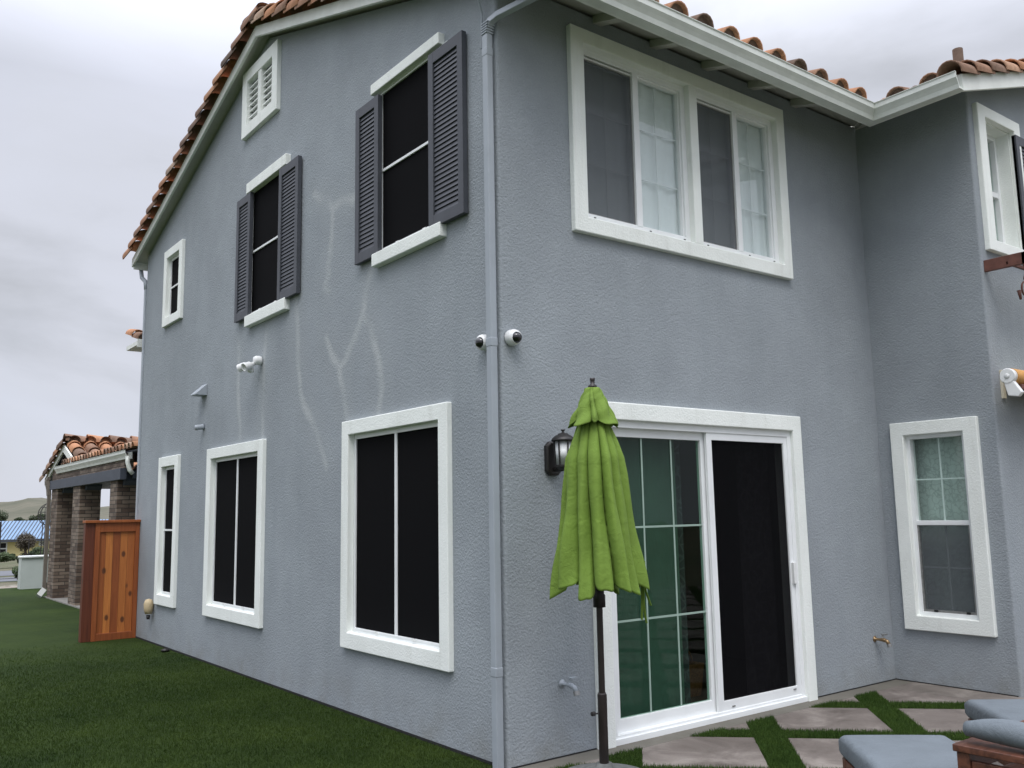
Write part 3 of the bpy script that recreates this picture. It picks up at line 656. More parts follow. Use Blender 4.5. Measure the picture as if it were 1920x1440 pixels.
# wing window in a deep reveal
T = TG
b = MB(); ring(b, T, (4.41, 5.22, 3.70, 5.035), U4, -.012, .045); w3 = b.build('window', 'trim', house, bevel=.008, seg=3, label='deep set upper window of the wing')
b = MB(); D = -.12
ring(b, T, inset(U4, -.002), inset(U4, .010), -.33, -.010); b.build('reveal', 'trim', w3)
b = MB(); r = inset(U4, .010); ring(b, T, r, inset(r, .042), D-.08, D); b.box((r[0]+.03, D-.06, 4.325), (r[1]-.03, D-.006, 4.375), T); b.build('frame', 'vinyl', w3, bevel=.003)
b = MB(); b.box((r[0]+.035, D-.045, r[2]+.035), (r[1]-.035, D-.041, r[3]-.035), T); b.build('glass', 'grey_glass', w3)
b = MB(); wavy(b, T, r[0], r[1], r[2], r[3], D-.11, .01, .12); b.build('curtain', 'greycurtain', w3, normals=False)
shutter(TG, 5.10, 5.50, 3.70, 4.90, 'slate louvred shutter of the wing window')

# --- sliding door
T = TF
b = MB(); ring(b, T, (.726, 3.092, -.15, 2.295), (.86, 2.975, -.05, 2.17), -.02, .045)
door = b.build('sliding_door', 'trim', house, bevel=.009, seg=3)
b = MB(); ring(b, T, (.858, 2.977, .0, 2.172), (.905, 2.93, .065, 2.12), -.12, .012); b.box((.86, -.05, .0), (2.975, .03, .045), T); b.build('frame', 'vinyl', door, bevel=.004)
b = MB(); ring(b, T, (.90, 1.955, .06, 2.125), (.975, 1.90, .15, 2.06), -.075, -.03); b.build('fixed_sash', 'vinyl', door, bevel=.003)
b = MB(); b.box((.97, -.055, .145), (1.905, -.051, 2.065), T); b.build('glass', 'green_glass', door)
b = MB()
for u in (.975+.925/3, .975+2*.925/3): b.box((u-.007, -.050, .15), (u+.007, -.046, 2.06), T)
for z in (.15+1.91*.333, .15+1.91*.667): b.box((.975, -.0505, z-.007), (1.90, -.0455, z+.007), T)
b.build('glazing_bar', 'doorbar', door)
b = MB(); ring(b, T, (1.935, 2.945, .05, 2.135), (1.995, 2.885, .135, 2.065), -.022, .004); sc = b.build('screen_door', 'vinyl', door, bevel=.003)
b = MB(); b.box((1.99, -.012, .13), (2.89, -.010, 2.07), T); b.build('insect_screen', 'doorscreen', door)
b = MB(); b.box((2.895, .003, .93), (2.93, .032, 1.10), T); b.build('handle', 'white_plastic', door, bevel=.004)
for u, z in ((2.08, .085), (2.83, .11)): b = MB(); b.box((u, .003, z), (u+.03, .012, z+.008), T); b.build('roller_latch', 'steel', door)
# room behind
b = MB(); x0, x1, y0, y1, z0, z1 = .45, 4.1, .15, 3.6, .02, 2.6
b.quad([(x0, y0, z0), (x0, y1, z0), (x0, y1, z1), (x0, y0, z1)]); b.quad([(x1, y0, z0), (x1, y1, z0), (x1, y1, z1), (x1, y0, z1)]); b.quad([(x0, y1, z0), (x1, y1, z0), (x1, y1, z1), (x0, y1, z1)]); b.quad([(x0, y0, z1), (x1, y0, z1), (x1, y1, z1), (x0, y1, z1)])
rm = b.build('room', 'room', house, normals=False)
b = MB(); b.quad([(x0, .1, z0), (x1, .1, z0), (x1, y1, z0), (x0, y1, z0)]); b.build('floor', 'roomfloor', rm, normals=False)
b = MB(); wavy(b, T, .93, 1.76, .08, 2.18, -.17, .004, .12); meta(b.build('blind', 'blind', normals=False), 'pale vertical blind hanging behind the green glass of the sliding door', 'blind')
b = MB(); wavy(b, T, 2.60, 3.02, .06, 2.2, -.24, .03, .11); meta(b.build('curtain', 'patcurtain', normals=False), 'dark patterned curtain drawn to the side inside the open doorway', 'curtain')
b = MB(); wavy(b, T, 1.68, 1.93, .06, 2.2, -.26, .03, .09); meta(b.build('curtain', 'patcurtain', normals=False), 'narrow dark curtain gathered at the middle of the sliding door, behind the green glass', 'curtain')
bs = thing('basket', (2.35, .75, .02), 'small orange brown basket standing on the dark floor inside the doorway', 'basket')
b = MB(); b.rings([[(2.35+sx*w_, .75+sy*w_*.8, z) for sx, sy in ((-1,-1), (1,-1), (1,1), (-1,1))] for w_, z in ((.13, .02), (.16, .28), (.15, .28), (.12, .04))]); b.build('body', 'wicker', bs, bevel=.01)
b = MB(); b.tube([(2.35+.15*math.cos(t), .75, .28+.12*math.sin(t)) for t in [math.pi*k/12 for k in range(13)]], .008, 8); b.build('handle', 'wicker', bs, smooth=True)

# ---------------------------------------------------------------- fixtures on the walls
def dome_cam(name, base, ax, look, label):
    t = thing(name, base, label, 'security camera', 'dome security cameras at the house corner'); B = Vector(base)
    b = MB(); b.lathe([(.052, 0), (.054, .012), (.052, .045), (.046, .062), (.03, .07), (.0, .072)], B, ax, 28); b.build('housing', 'white_plastic', t, smooth='auto')
    b = MB(); c = B+Vector(ax)*.048+Vector(look)*.012; r = .038
    b.rings([[c+(Vector(look).orthogonal().normalized()*math.cos(q)+Vector(look).cross(Vector(look).orthogonal().normalized())*math.sin(q))*r*math.sin(p)+Vector(look)*r*math.cos(p) for q in [2*math.pi*k/24 for k in range(24)]] for p in [math.pi*(.02+.96*j/12) for j in range(13)]])
    b.build('lens_dome', 'dome', t, smooth=True)
dome_cam('security_camera', (0, .150, 2.65), (-1, 0, 0), Vector((-.75, -.55, -.42)).normalized(), 'white dome camera with smoked lens on the side wall, just left of the downpipe')
dome_cam('security_camera', (.078, 0, 2.665), (0, -1, 0), Vector((.1, -.85, -.35)).normalized(), 'white dome camera with smoked lens on the patio wall, just right of the corner')
# wall lantern
t = thing('wall_lantern', (.33, 0, 1.93), 'black wall lantern with frosted glass, half hidden behind the green umbrella', 'lantern'); cx, cy = .40, -.122
b = MB(); b.rings([[(.40+sx*(.064-i_), -d, 1.89+sz*(.112-i_)) for sx, sz in ((1, .72), (.5, 1), (-.5, 1), (-1, .72), (-1, -.72), (-.5, -1), (.5, -1), (1, -.72))] for d, i_ in ((.0, 0), (.026, 0), (.034, .012))]); b.build('backplate', 'black', t, bevel=.002)
b = MB(); b.tube([(.40, -.02, 1.82), (.40, -.08, 1.815), (cx, cy, 1.82)], .016, 8); b.build('arm', 'black', t, smooth=True)
b = MB(); b.tube([(.40, -.02, 1.985), (.40, -.08, 1.99), (cx, cy, 2.0)], .014, 8); b.build('arm', 'black', t, smooth=True)
b = MB(); b.lathe([(.074, -.004), (.08, .004), (.066, .022), (.045, .036), (.036, .04), (.034, .046), (.012, .05), (.007, .06), (.013, .066), (.016, .072), (.0, .074)], (cx, cy, 2.0), n=28); b.build('cap', 'black', t, smooth='auto')
b = MB(); b.lathe([(.047, 0), (.055, .16)], (cx, cy, 1.838), n=24); b.build('lamp_glass', 'lampglass', t, smooth='auto')
b = MB(); b.lathe([(.03, -.02), (.056, 0), (.056, .012), (.0, .012)], (cx, cy, 1.83), n=24)
for q in range(6): a = q*math.pi/3+.35; b.tube([(cx+.052*math.cos(a), cy+.052*math.sin(a), 1.835), (cx+.061*math.cos(a), cy+.061*math.sin(a), 2.0)], .0055, 6)
b.build('cage', 'black', t)
# flood light
t = thing('floodlight', (0, 4.02, 3.07), 'white two headed floodlight on the side wall between the storeys', 'floodlight')
b = MB(); b.lathe([(.04, 0), (.046, .02), (.046, .06), (.035, .08), (0, .08)], (0, 4.02, 3.09), (-1, 0, 0), 20); b.build('mount', 'white_plastic', t, smooth='auto')
for (o_, ax) in (((-.09, 4.02, 3.05), (-.75, -.15, -.35)), ((-.10, 4.12, 3.06), (-.5, .75, -.3))):
    b = MB(); b.lathe([(.018, -.02), (.024, .02), (.038, .035), (.043, .11), (.037, .11), (.03, .09), (0, .09)], o_, ax, 18); b.build('lamp_head', 'white_plastic', t, smooth='auto')
b = MB(); b.lathe([(.0, -.03), (.03, -.02), (.035, .0), (.03, .02), (0, .03)], (-.1, 4.05, 2.99), (0, 0, 1), 14); b.build('sensor', 'white_plastic', t, smooth=True)
t = MB(); t.prism([(0, 3.06), (.13, 2.94), (.13, 2.925), (0, 2.925)], 5.62, 5.80, lambda q, a: TL_(a, q[0], q[1])); meta(t.build('vent_hood', 'pipe', bevel=.003, seg=1), 'small wedge shaped grey vent hood on the side wall left of the floodlight', 'vent hood')
t = MB(); t.lathe([(.03, 0), (.032, .02), (.028, .05), (.03, .055), (.03, .10), (0, .10)], (0, 5.69, 2.57), (-1, 0, -.15), 14); meta(t.build('overflow_spout', 'pipe', smooth='auto'), 'stubby grey overflow pipe end on the side wall directly under the vent hood', 'pipe end')
t = thing('covered_tap', (0, 7.40, .44), 'beige covered tap low on the side wall below the narrow window', 'tap')
b = MB(); b.lathe([(.0, -.09), (.04, -.085), (.055, -.03), (.06, .04), (.04, .09), (0, .10)], (-.06, 7.40, .45), n=16); b.build('cover', 'beige', t, smooth=True)
b = MB(); b.lathe([(.02, -.05), (.025, 0)], (-.06, 7.40, .35), n=10); b.build('spout', 'black', t, smooth='auto')
def tap(base, brass, label):
    t = thing('hose_tap', base, label, 'tap', 'hose taps on the patio wall'); x, y, z = base
    b = MB(); b.lathe([(.026, 0), (.026, .006), (.011, .008), (.011, .06), (.014, .06), (.016, .10), (.0, .10)], base, (0, -1, 0), 16); b.tube([(x, -.08, z), (x+.005, -.115, z-.01), (x+.006, -.135, z-.04)], .016, 12); b.build('body', 'brass' if brass else 'pipe', t, smooth='auto')
    b = MB(); b.tube([(x+.006, -.130, z-.03), (x+.006, -.138, z-.055)], .021, 14); b.build('outlet', 'steel', t)
    b = MB(); b.tube([(x, -.075, z+.01), (x+.01, -.078, z+.04)], .006, 8); b.box((x-.004, -.10, z+.038), (x+.05, -.065, z+.048)); b.build('handle', 'pipe' if not brass else 'steel', t)
tap((.44, 0, .455), False, 'grey painted hose tap on the patio wall between the corner and the umbrella pole')
tap((4.03, 0, .385), True, 'small brass hose tap low on the patio wall by the inner corner')
# bracket under the wing window, and the awning
t = thing('window_box_bracket', (4.4, WY, 3.55), 'rusty brown iron window box bracket under the wing window', 'bracket')
b = MB(); b.box((4.35, WY-.34, 3.50), (5.6, WY-.305, 3.60)); b.box((4.35, WY-.34, 3.50), (4.385, WY-.0, 3.60)); b.box((4.35, WY-.2, 3.52), (5.6, WY-.18, 3.55)); b.build('rail', 'rust', t, bevel=.003, seg=1)
for x in (4.37, 4.62): b = MB(); b.tube([(x, WY-.32, 3.5), (x, WY-.32, 3.42)], [.016, .009], 8); b.build('drop_finial', 'rust', t)
for x in (4.62, 5.3):
    b = MB(); b.tube([(x+(.10-.013*a)*math.cos(a), WY-.2, 3.33+(.10-.013*a)*math.sin(a)) for a in [k*.25 for k in range(28)]], .008, 6); b.tube([(x, WY-.2, 3.43), (x+.05, WY-.2, 3.52)], .008, 6); b.tube([(x-.12, WY-.2, 3.32), (x-.10, WY-.2, 3.24)], [.018, .010], 8); b.build('scroll', 'rust', t, smooth=True)
t = thing('awning', (4.2, WY, 2.5), 'rolled retractable awning with white end cap and orange fabric on the wing wall', 'awning')
b = MB(); b.lathe([(.055, 0), (.062, .006), (.062, .05), (0, .05)], (4.13, WY-.2, 2.56), (1, 0, 0), 24); b.lathe([(.0, -.008), (.02, -.006), (.022, 0)], (4.13, WY-.2, 2.56), (1, 0, 0), 12); b.build('end_cap', 'white_plastic', t, smooth='auto')
b = MB(); b.lathe([(.064, 0), (.066, .01), (.066, 3.2), (.0, 3.2)], (4.18, WY-.2, 2.56), (1, 0, 0), 24); b.build('fabric_roll', 'orange', t, smooth='auto')
b = MB(); b.box((4.24, WY-.26, 2.455), (7.4, WY-.14, 2.495)); b.box((4.3, WY-.3, 2.43), (7.4, WY-.26, 2.47)); b.build('arm', 'rust', t, bevel=.004)
b = MB(); b.prism([(-.16, 2.54), (-.24, 2.52), (-.30, 2.42), (-.27, 2.385), (-.19, 2.40)], 4.135, 4.185, lambda q, a: (a, WY+q[0], q[1])); b.build('bracket', 'white_plastic', t, bevel=.008)
b = MB(); b.box((4.45, WY-.02, 2.42), (4.5, WY, 2.66)); b.box((4.45, WY-.24, 2.624), (7.4, WY, 2.630)); b.build('wall_plate', 'creamfab', t)

# ---------------------------------------------------------------- umbrella
UX, UY = .235, -.60
t = thing('patio_umbrella', (UX, UY, 0), 'closed lime green patio umbrella on a dark pole beside the sliding door', 'umbrella')
b = MB(); b.lathe([(.27, .0), (.27, .035), (.25, .055), (.12, .085), (.05, .1), (.045, .12), (0, .12)], (UX, UY, .006), n=40); b.build('base', 'concrete_base', t, smooth='auto')
b = MB(); b.lathe([(.027, .08), (.027, .50), (.023, .505), (.023, .51)], (UX, UY, 0), n=20); b.build('base_tube', 'pole', t, smooth='auto')
b = MB(); b.tube([(UX-.03, UY, .40), (UX-.055, UY+.01, .40)], .005, 8); b.lathe([(.0, -.012), (.012, -.01), (.013, .01), (0, .012)], (UX-.062, UY+.012, .40), (1, 0, 0), 10); b.build('knob', 'black', t)
b = MB(); b.lathe([(.0185, .5), (.0185, 2.27), (0, 2.27)], (UX, UY, 0), n=20); b.build('pole', 'pole', t, smooth='auto')
b = MB(); b.lathe([(.036, 0), (.036, .07), (.03, .075), (.03, .13), (0, .13)], (UX, UY, .99), n=16); b.build('crank_hub', 'black', t, smooth='auto')
b = MB(); b.lathe([(.03, 0), (.027, .025), (.014, .035), (.013, .055), (.016, .058), (.016, .072), (0, .073)], (UX, UY, 2.265), n=16); b.build('finial', 'pole', t, smooth='auto')
def cloth(z0, z1, rf, nf, amp, hem, ph, rows=70, cols=320, name='canopy', wob=.010):
    rr = random.Random(int(ph*100)); V = []; F = []
    cuts = sorted(2*math.pi*(k+rr.uniform(-.36, .36))/nf for k in range(nf)); hg = [rr.uniform(.75, 1.15) for _ in cuts]; hz = [rr.uniform(-1, 1) for _ in cuts]; tw = [rr.uniform(-.12, .12) for _ in cuts]; lean = [rr.uniform(-.45, .45) for _ in cuts]
    for j in range(rows+1):
        s = j/rows
        for i in range(cols):
            th = 2*math.pi*i/cols; q = th+.07*math.sin(3.1*s+ph)
            k = max([n for n in range(nf) if cuts[n]+tw[n]*s <= q] or [nf-1]); k2 = (k+1) % nf
            a0 = cuts[k]+tw[k]*s; a1 = cuts[k2]+tw[k2]*s
            if a1 <= a0: a1 += 2*math.pi
            if q < a0: q += 2*math.pi
            f = min(1, max(0, (q-a0)/(a1-a0))); f = f+lean[k]*f*(1-f); lobe = math.sin(math.pi*f)**.42+.10*s*math.sin(3*math.pi*f+6*s+k)
            a = amp*min(1, .35+1.1*s)
            r = rf(s)*(1-a+a*lobe*hg[k])
            r += wob*math.sin(11*s+4*th+ph)*s+.6*wob*math.sin(31*s+5*th+ph)*max(0, .5-s)
            z = z0+(z1-z0)*s+(hem*(.55-lobe*.9)+.5*hem*hz[k])*s**4
            V.append((r*math.cos(th), r*math.sin(th), z))
    for j in range(rows):
        for i in range(cols): k = (i+1) % cols; F.append((j*cols+i, j*cols+k, (j+1)*cols+k, (j+1)*cols+i))
    o = pts_mesh(name, V, F, 'greencloth', t, smooth=True); so_ = o.modifiers.new('thick', 'SOLIDIFY'); so_.thickness = .003; return o
cn = cloth(2.12, 1.10, lambda s: .062+.080*(min(1, s/.26)**.8)+.140*s, 12, .52, .085, .7)
cap_ = cloth(2.275, 2.055, lambda s: .044+.116*s, 9, .36, .045, 1.9, rows=26, name='vent_cap')
b = MB()
RX, RY = UX+.190, UY-.125
for k in range(4):
    o0 = Vector((RX+.01*k, RY-.012*k, 1.33-.04*k)); ln = (.42, .3, .36, .22)[k]
    P = [o0+Vector((.012*math.sin(4*s+k)+.035*s, -.01*math.sin(3*s+k), -ln*s)) for s in [q/8 for q in range(9)]]; b.tube(P, .01, sq=(.0015, .008))
b.build('tie_strap', 'greencloth', t)

# ---------------------------------------------------------------- patio furniture
ang = math.atan2(-.665, .747)
def rot(ox, oy, a):
    ca, sa = math.cos(a), math.sin(a); return lambda u, v, z: (ox+u*ca+v*sa, oy+u*sa-v*ca, z)
def pillow_box(mb, T, u0, u1, v0, v1, z0, z1, r=.035, crown=.012):
    n = 14; top = []
    def prof(x0, x1):
        return [x0]+[x0+r*(1-math.cos(math.pi/2*k/4)) for k in (1, 2, 3, 4)]+[x0+r+(x1-x0-2*r)*k/6 for k in range(1, 6)]+[x1-r*(1-math.cos(math.pi/2*k/4)) for k in (4, 3, 2, 1)]+[x1]
    U, Vv = prof(u0, u1), prof(v0, v1); grid = {}
    def e(x, x0, x1):
        d = min(x-x0, x1-x); return 1 if d >= r else math.sqrt(max(0, 1-((r-d)/r)**2))
    for s_ in (1, -1):
        for i, u in enumerate(U):
            for j, v in enumerate(Vv):
                k = e(u, u0, u1)*e(v, v0, v1); zc = (z0+z1)/2; h = (z1-z0)/2
                c = crown*math.sin(math.pi*(u-u0)/(u1-u0))*math.sin(math.pi*(v-v0)/(v1-v0))
                grid[s_, i, j] = mb.bm.verts.new(T(u, v, zc+s_*(h*(.45+.55*k)+c)))
    nu, nv = len(U), len(Vv)
    for s_ in (1, -1):
        for i in range(nu-1):
            for j in range(nv-1):
                q = [grid[s_, i, j], grid[s_, i+1, j], grid[s_, i+1, j+1], grid[s_, i, j+1]]; mb.face(q)
    for i in range(nu-1):
        for j in (0, nv-1): mb.face([grid[1, i, j], grid[1, i+1, j], grid[-1, i+1, j], grid[-1, i, j]])
    for j in range(nv-1):
        for i in (0, nu-1): mb.face([grid[1, i, j], grid[1, i, j+1], grid[-1, i, j+1], grid[-1, i, j]])
def ottoman(ax_, ay_, su, sv_, zt_, a, label):
    T = rot(ax_, ay_, a); t = thing('ottoman', T(su/2, sv_/2, 0), label, 'ottoman', 'cushioned wooden ottomans on the patio')
    b = MB()
    ring(b, lambda u, d, z: T(u, z, d), (.012, su-.012, .012, sv_-.012), (.05, su-.05, .05, sv_-.05), zt_-.18, zt_-.115)
    for k in range(5): v = .1+k*(sv_-.2)/4; b.box((.04, v-.02, zt_-.135), (su-.04, v+.02, zt_-.12), T)
    b.build('frame', 'teak', t, bevel=.004)
    for u in (.012, su-.062):
        for v in (.012, sv_-.062): b = MB(); b.box((u-.002, v-.002, 0), (u+.052, v+.052, zt_-.11), T); b.build('leg', 'teak', t, bevel=.004)
    b = MB(); b.box((.03, .05, .13), (.055, sv_-.05, .165), T); b.box((su-.055, .05, .13), (su-.03, sv_-.05, .165), T); b.build('stretcher', 'teak', t, bevel=.003)
    b = MB(); pillow_box(b, T, 0, su, 0, sv_, zt_-.112, zt_); c = b.build('cushion', 'cushion', t, smooth=True)
    b = MB(); b.box((-.003, sv_*.42, zt_-.155), (.012, sv_*.52, zt_-.10), T); b.build('care_tag', 'white_plastic', c)
ottoman(.775, -1.765, .53, .60, .405, ang, 'grey blue cushioned wooden ottoman in front, nearest the camera at the bottom of the photo')
ottoman(2.06, -1.765, .62, .66, .405, ang, 'grey blue cushioned wooden ottoman further back, partly behind the bolster')
t = thing('patio_sofa', (.6, -3.4, 0), 'brown hardwood patio sofa with wide flat arm', 'sofa')
def sb(a, c_, name='frame'): b = MB(); b.box(a, c_); b.build(name, 'teak', t, bevel=.004)
sb((.24, -4.4, .575), (.36, -2.64, .603), 'back_rail'); sb((.36, -2.76, .5745), (1.10, -2.64, .6025), 'armrest'); sb((.36, -4.4, .5745), (1.1, -4.28, .6025), 'armrest')
for x, y in ((.25, -2.70), (1.04, -2.70), (.25, -4.39), (1.04, -4.39)): sb((x, y, 0), (x+.05, y+.05, .574), 'leg')
for z in (.49, .40, .31, .22): sb((.262, -4.34, z), (.285, -2.70, z+.055), 'slat'); sb((.30, -2.672, z), (1.04, -2.65, z+.055), 'slat')
sb((.29, -4.3, .24), (1.06, -2.70, .28), 'seat_deck')
b = MB(); pillow_box(b, TW, .33, 1.06, -4.27, -2.78, .282, .40); meta(b.build('seat_cushion', 'cushion', smooth=True), 'long grey blue seat cushion lying on the wooden sofa', 'cushion')
b = MB(); rs = []
for k in range(19):
    s_ = k/18; y = -2.67-.62*s_; rr = .056*(1-.28*s_)*min(1, math.sin(math.pi*min(max(s_, .03), .97))**.28); rs.append([((.31+rr*1.15*math.cos(q)), y, .657+.01*math.sin(7*s_)+rr*math.sin(q)*(1+.05*math.sin(3*q+9*s_))) for q in [2*math.pi*j/26 for j in range(26)]])
b.rings(rs); meta(b.build('bolster', 'cushion', smooth=True), 'grey blue bolster cushion resting on the rail of the wooden sofa', 'bolster cushion')

# ---------------------------------------------------------------- cedar fence panel
t = thing('fence_panel', (-.3, 8.2, 0), 'reddish stained cedar fence panel standing against the far end of the house', 'fence')
x0, x1, yf = -.555, -.004, 8.13
b = MB(); bx_ = x0+.05; tones = [.55, 1., .4, .85, .7, .45, 1., .5, .9]; i = 0
while bx_ < x1-.05:
    w_ = min(.09, x1-.045-bx_); b.t = tones[i % 9]; b.box((bx_, yf+.03, .05), (bx_+w_-.003, yf+.05, 1.44)); bx_ += w_; i += 1
b.build('board', 'cedar', t)
b = MB(); b.t = .45; b.box((x0, yf, .0), (x0+.06, yf+.03, 1.50)); b.box((x1-.05, yf, 0), (x1, yf+.03, 1.50)); b.box((x0+.06, yf+.002, 1.38), (x1-.05, yf+.03, 1.50)); b.t = .35; b.box((x0+.06, yf+.002, .0), (x1-.05, yf+.03, .09)); b.build('frame', 'cedar', t, bevel=.003, seg=1)
b = MB(); b.t = .55; b.box((x0-.13, yf-.03, 1.50), (x1, yf+.14, 1.535)); b.build('top_cap', 'cedar', t, bevel=.004)
b = MB(); b.t = .0; b.box((x0-.12, yf+.01, 0), (x0, yf+.12, 1.50)); b.build('post', 'cedar', t, bevel=.004)
b = MB(); b.lathe([(.05, 0), (.045, .03), (.0, .04)], (-.09, 6.55, 0), n=10); meta(b.build('sprinkler_head', 'black', smooth='auto'), 'small black sprinkler head in the lawn at the foot of the side wall', 'sprinkler')

# ---------------------------------------------------------------- brick porch beyond
pc = thing('brick_porch', (.5, 13.5, 0), 'brick pillared porch with clay tile roof beyond the cedar fence', 'porch')
for (y0, y1) in ((15.40, 15.98), (13.42, 14.0), (10.8, 11.25)):
    b = MB(); b.box((.34, y0, 0), (.70, y1, 2.33)); p_ = b.build('pillar', 'brick', pc, bevel=.006, seg=1)
    b = MB(); b.prism([(y0-.16, 2.28), (y0-.16, 2.14), (y0-.10, 2.08), (y0, 2.08), (y0, 2.28)], .42, .68, lambda q, a: (a, q[0], q[1])); b.build('bracket', 'bluegrey' , p_)
b = MB(); b.box((.30, 10.5, 2.16), (.40, 16.02, 2.34)); b.box((.5, 10.5, 2.18), (2.6, 16, 2.3)); b.build('beam', 'bluegrey', pc, bevel=.006)
b = MB(); b.box((.36, 10.5, 2.345), (.5, 16.1, 2.58)); b.prism([(13.4, 2.6), (16.6, 2.45), (15.05, 2.98)], .45, .6, lambda p, a: (a, p[0], p[1])); b.build('wall', 'brick', pc)
b = MB(); b.box((.31, 9.6, 0), (2.6, 16.1, .02)); b.build('slab', 'slab', pc)
XG, YR, ZR, SP = .36, 15.05, 3.01, .36
b = MB()
for s_ in (1, -1):
    y2 = YR+s_*1.70; z2 = ZR-SP*1.70
    b.prism([(YR, ZR-.08), (y2, z2-.08), (y2, z2), (YR, ZR)], XG if s_ > 0 else .70, 7, lambda p, a: (a, p[0], p[1]))
b.box((.40, 9.6, 2.585), (.62, 14.4, 2.61)); b.box((.62, 9.6, 2.60), (2.6, 13.4, 2.62))
rf = b.build('roof', 'bluegrey', pc)
b = MB()
for s_ in (1, -1):
    e_ = 1.70 if s_ > 0 else .78; y2 = YR+s_*e_; z2 = ZR-SP*e_; b.prism([(YR, ZR-.12), (y2, z2-.12), (y2, z2+.02), (YR, ZR+.02)], XG-.03, XG, lambda p, a: (a, p[0], p[1]))
b.build('fascia_board', 'fascia', rf)
b = MB()
field(b, (.5, YR-1.70, ZR-SP*1.70+.01), (1, 0, 0), (0, 1, SP), 22, 5, .29, .40, .12); field(b, (.5, YR+1.70, ZR-SP*1.70+.01), (1, 0, 0), (0, -1, SP), 4, 5, .29, .40, .12)
field(b, (.33, 9.9, 2.625), (0, 1, 0), (1, 0, .12), 24, 1, .22, .30, .075)
for s_ in (1, -1):
    d = Vector((0, -s_, SP)).normalized(); nrm = Vector((0, s_*SP, 1)).normalized(); p = Vector((XG+.03, YR+s_*1.80, ZR-SP*1.80))
    while (p.y-YR)*s_ > 0:
        if s_ > 0: barrel(b, p, d, nrm, .42, .15, .12, lift=.03, n=10, span=math.pi*1.2)
        p = p+d*.34
p = Vector((XG-.02, YR, ZR+.06))
while p.x < 6.5: barrel(b, p, Vector((1, 0, 0)), Vector((0, 0, 1)), .50, .15, .12, lift=.03, n=10); p.x += .42
b.build('roof_tiles', 'tile', rf)
gutter([(.41, 15.6), (.41, 10.25)][::-1], 2.61, 'gutter', rf, side=-1)
b = MB(); b.tube([(.35, 10.28, 2.52), (.35, 10.28, 2.42), (.38, 10.26, 2.3), (.43, 10.26, 2.24)], .035, 12); b.build('gutter_elbow', 'gutter', rf, smooth=True)
b = MB(); b.tube([(.30, 16.1, 2.42), (.26, 16.1, 2.34), (.29, 16.06, 2.18), (.30, 16.04, 2.05)], .05, sq=(.035, .045)); b.box((.27, 16.0, .1), (.335, 16.08, 2.06)); b.build('downpipe', 'taupe', pc)
b = MB(); b.tube([(.30, 16.04, .16), (.2, 16.0, .04)], .06, sq=(.05, .06)); b.build('downpipe_shoe', 'boxcap', pc)

# ---------------------------------------------------------------- far things
t = thing('garden_wall', (.75, 19.2, 0), 'pale rendered low wall with white cap at the end of the lawn', 'wall')
b = MB(); b.box((.32, 18.9, -.3), (2.6, 19.25, .70)); b.build('body', 'box', t); b = MB(); b.box((.30, 18.86, .70), (2.62, 19.29, .74)); b.build('cap', 'boxcap', t, bevel=.008)
b = MB(); b.box((.86, 18.88, .0), (.98, 18.9, .12)); b.build('outlet', 'bark', t)
t = thing('community_building', (30, 190, -5.3), 'long yellow building with blue metal roof far beyond the lawn', 'building')
b = MB(); b.box((14, 186, -6), (60, 200, -1.7)); b.build('wall', 'cream', t)
b = MB(); b.prism([(184.8, -1.9), (193, 1.5), (201, -1.9), (201, -2.2), (184.8, -2.2)], 12, 62, lambda p, a: (a, p[0], p[1])); rf = b.build('roof', 'bluemetal', t)
b = MB()
for k in range(84):
    x = 8+k*.62; pa, pb = Vector((x, 184.9, -1.84)), Vector((x+3.2, 192.9, 1.5)); b.tube([pa, pb], .05, sq=(.07, .05))
b.build('seam', 'bluegrey', rf)
b = MB(); b.box((12, 184.6, -2.3), (62, 184.85, -1.85)); b.build('fascia_board', 'bluegrey', rf)
for x0_, x1_, zz in ((22.0, 24.4, -4.7), (29.6, 30.7, -3.2)):
    b = MB(); ring(b, lambda u, d, z: (u, 186-d, z), (x0_, x1_, zz, -2.3), (x0_+.2, x1_-.2, zz+.2, -2.5), -.05, .12); b.box((x0_, 185.9, (zz-2.3)/2-.1), (x1_, 186, (zz-2.3)/2+.1)); b.box(((x0_+x1_)/2-.1, 185.9, zz), ((x0_+x1_)/2+.1, 186, -2.3)); wn_ = b.build('window', 'boxcap', t)
    b = MB(); b.box((x0_+.1, 185.96, zz+.1), (x1_-.1, 185.99, -2.4)); b.build('pane', 'dark', wn_)
def crown(c, rad, n, leaf, mat, parent, lobes=9):
    c = Vector(c); ce = []
    for k in range(lobes):
        d = Vector((random.gauss(0, 1), random.gauss(0, 1), random.gauss(0, .8))).normalized(); ce.append((Vector([d[i]*rad[i]*random.uniform(.35, .75) for i in range(3)]), random.uniform(.3, .55)))
    V = []; F = []
    for k in range(n):
        o_, rr = random.choice(ce); d = Vector((random.gauss(0, 1), random.gauss(0, 1), random.gauss(0, 1))).normalized()*random.uniform(.5, 1.05)
        p = c+o_+Vector([d[i]*rad[i]*rr for i in range(3)])-WL.get(parent, Vector()); a = Vector((random.gauss(0, 1), random.gauss(0, 1), random.gauss(0, 1))).normalized(); b_ = a.orthogonal().normalized()
        s_ = leaf*random.uniform(.6, 1.4); i = len(V); V += [p-a*s_, p+b_*s_*.5, p+a*s_, p-b_*s_*.5]; F.append((i, i+1, i+2, i+3))
    o_ = pts_mesh('crown', V, F, mat, parent); return o_
t = thing('round_tree', (16.4, 118, -4), 'round bronze leaved small tree in front of the blue roofed building', 'tree')
b = MB(); b.tube([(16.4, 118, -4.4), (16.45, 118, -2.2), (16.3, 118, -1.2)], [.22, .16, .1], 8)
for a in range(5): b.tube([(16.4, 118, -2.2+.1*a), (16.4+.9*math.cos(a*1.3), 118+.8*math.sin(a*1.3), -.7)], [.08, .03], 6)
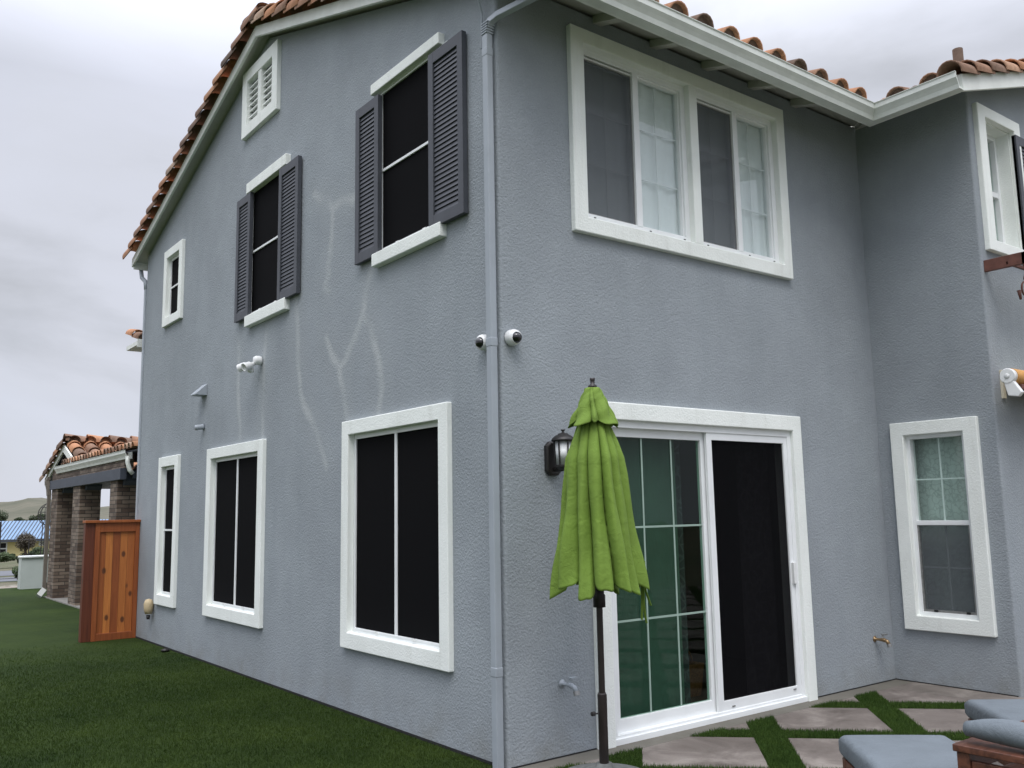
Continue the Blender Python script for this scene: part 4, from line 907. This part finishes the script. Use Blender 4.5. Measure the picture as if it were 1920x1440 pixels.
b.build('trunk', 'bark', t); crown((16.4, 118, -.85), (1.15, 1.1, 1.15), 6500, .085, 'leaf_brown', t, 45)
for k, (x, y, rx, rz, z, mt, lab) in enumerate(((14.7, 120, 1.2, .7, -2.75, 'leaf_mid', 'low green shrub left of the round tree'), (16.5, 119, 1.1, .7, -3.0, 'leaf_dark', 'dark green shrub at the foot of the round tree'), (18.1, 119.5, 1.2, .95, -2.6, 'leaf_mid', 'taller green shrub right of the round tree'), (19.8, 121, 1.6, .9, -2.7, 'leaf_mid', 'green shrub half hidden by the end pillar of the porch'))):
    s_ = thing('shrub', (x, y, z-.8), lab, 'shrub', 'shrubs in front of the yellow building'); crown((x, y, z), (rx, 1.6, rz), 4200, .1, mt, s_, 14)
s_ = thing('shrub', (7.4, 62, -2.3), 'olive shrub just beyond the pale low wall', 'shrub'); crown((7.4, 62, -1.75), (.8, .8, .7), 3000, .07, 'leaf_mid', s_, 10)
s_ = thing('shrub', (1.05, 26, -1.1), 'small grey green bush at the edge of the gravel', 'shrub'); crown((1.05, 26, -.85), (.36, .34, .36), 3500, .022, 'leaf_grey', s_, 12)
for k, (az_, d_, lab) in enumerate(((7.7, 300, 'dark tree left on the skyline above the blue roof'), (9.75, 330, 'dark tree on the skyline right of the middle of the blue roof'), (8.9, 360, 'low tree on the skyline above the blue roof'))):
    x, y = CP.x+d_*math.sin(R(az_)), CP.y+d_*math.cos(R(az_)); t = thing('far_tree', (x, y, -7), lab, 'tree', 'trees on the skyline behind the building')
    b = MB(); b.tube([(x, y, -8), (x, y, 1.2)], [.4, .15], 6); b.build('trunk', 'bark', t); crown((x, y, 1.6+(k == 0)*.8), ((3.6, 3.2, 3.0)[k], 2.5, (3.2, 2.4, 1.6)[k]), 2200, .25, 'leaf_dark', t, 9)
t = thing('wire_fence', (6, 58, -2), 'black wire fence on posts between the gravel and the shrubs', 'fence')
x_ = lambda az_: CP.x+(58-CP.y)*math.tan(R(az_))
b = MB(); b.tube([(x_(2), 58, .36), (x_(16), 58, .40)], .022, 6); b.tube([(x_(2), 58, -1.9), (x_(16), 58, -1.9)], .02, 6); b.build('rail', 'black', t)
for az_, hh, w_ in ((7.9, 1.5, .09), (9.35, .4, .03), (10.8, .4, .03), (12.2, .4, .03)): b = MB(); b.tube([(x_(az_), 58, -2.2), (x_(az_), 58, hh)], w_, 8); b.build('post', 'black', t)
t = thing('lattice_frame', (8.0, 60, -2), 'round dark lattice climbing frame rising beside the end pillar', 'climbing frame')
b = MB(); cx_, cz_ = CP.x+64.6*math.tan(R(10.35)), 1.9
for k in range(7):
    a = math.pi*k/7; b.tube([(cx_+.75*math.cos(a)*math.sin(q), 60+.75*math.sin(a)*math.sin(q), cz_+.75*math.cos(q)) for q in [math.pi*2*j/20 for j in range(21)]], .018, 5)
for z in (-.5, -.2, .15, .45): rr = math.sqrt(max(.01, .5625-z*z)); b.tube([(cx_+rr*math.cos(q), 60+rr*math.sin(q), cz_+z) for q in [math.pi*2*j/20 for j in range(21)]], .018, 5)
b.build('dome', 'black', t); b = MB()
for q in range(4): a = q*math.pi/2+.4; b.tube([(cx_+.6*math.cos(a), 60+.6*math.sin(a), -2.1), (cx_+.5*math.cos(a), 60+.5*math.sin(a), 1.4)], .03, 6)
b.build('leg', 'black', t)
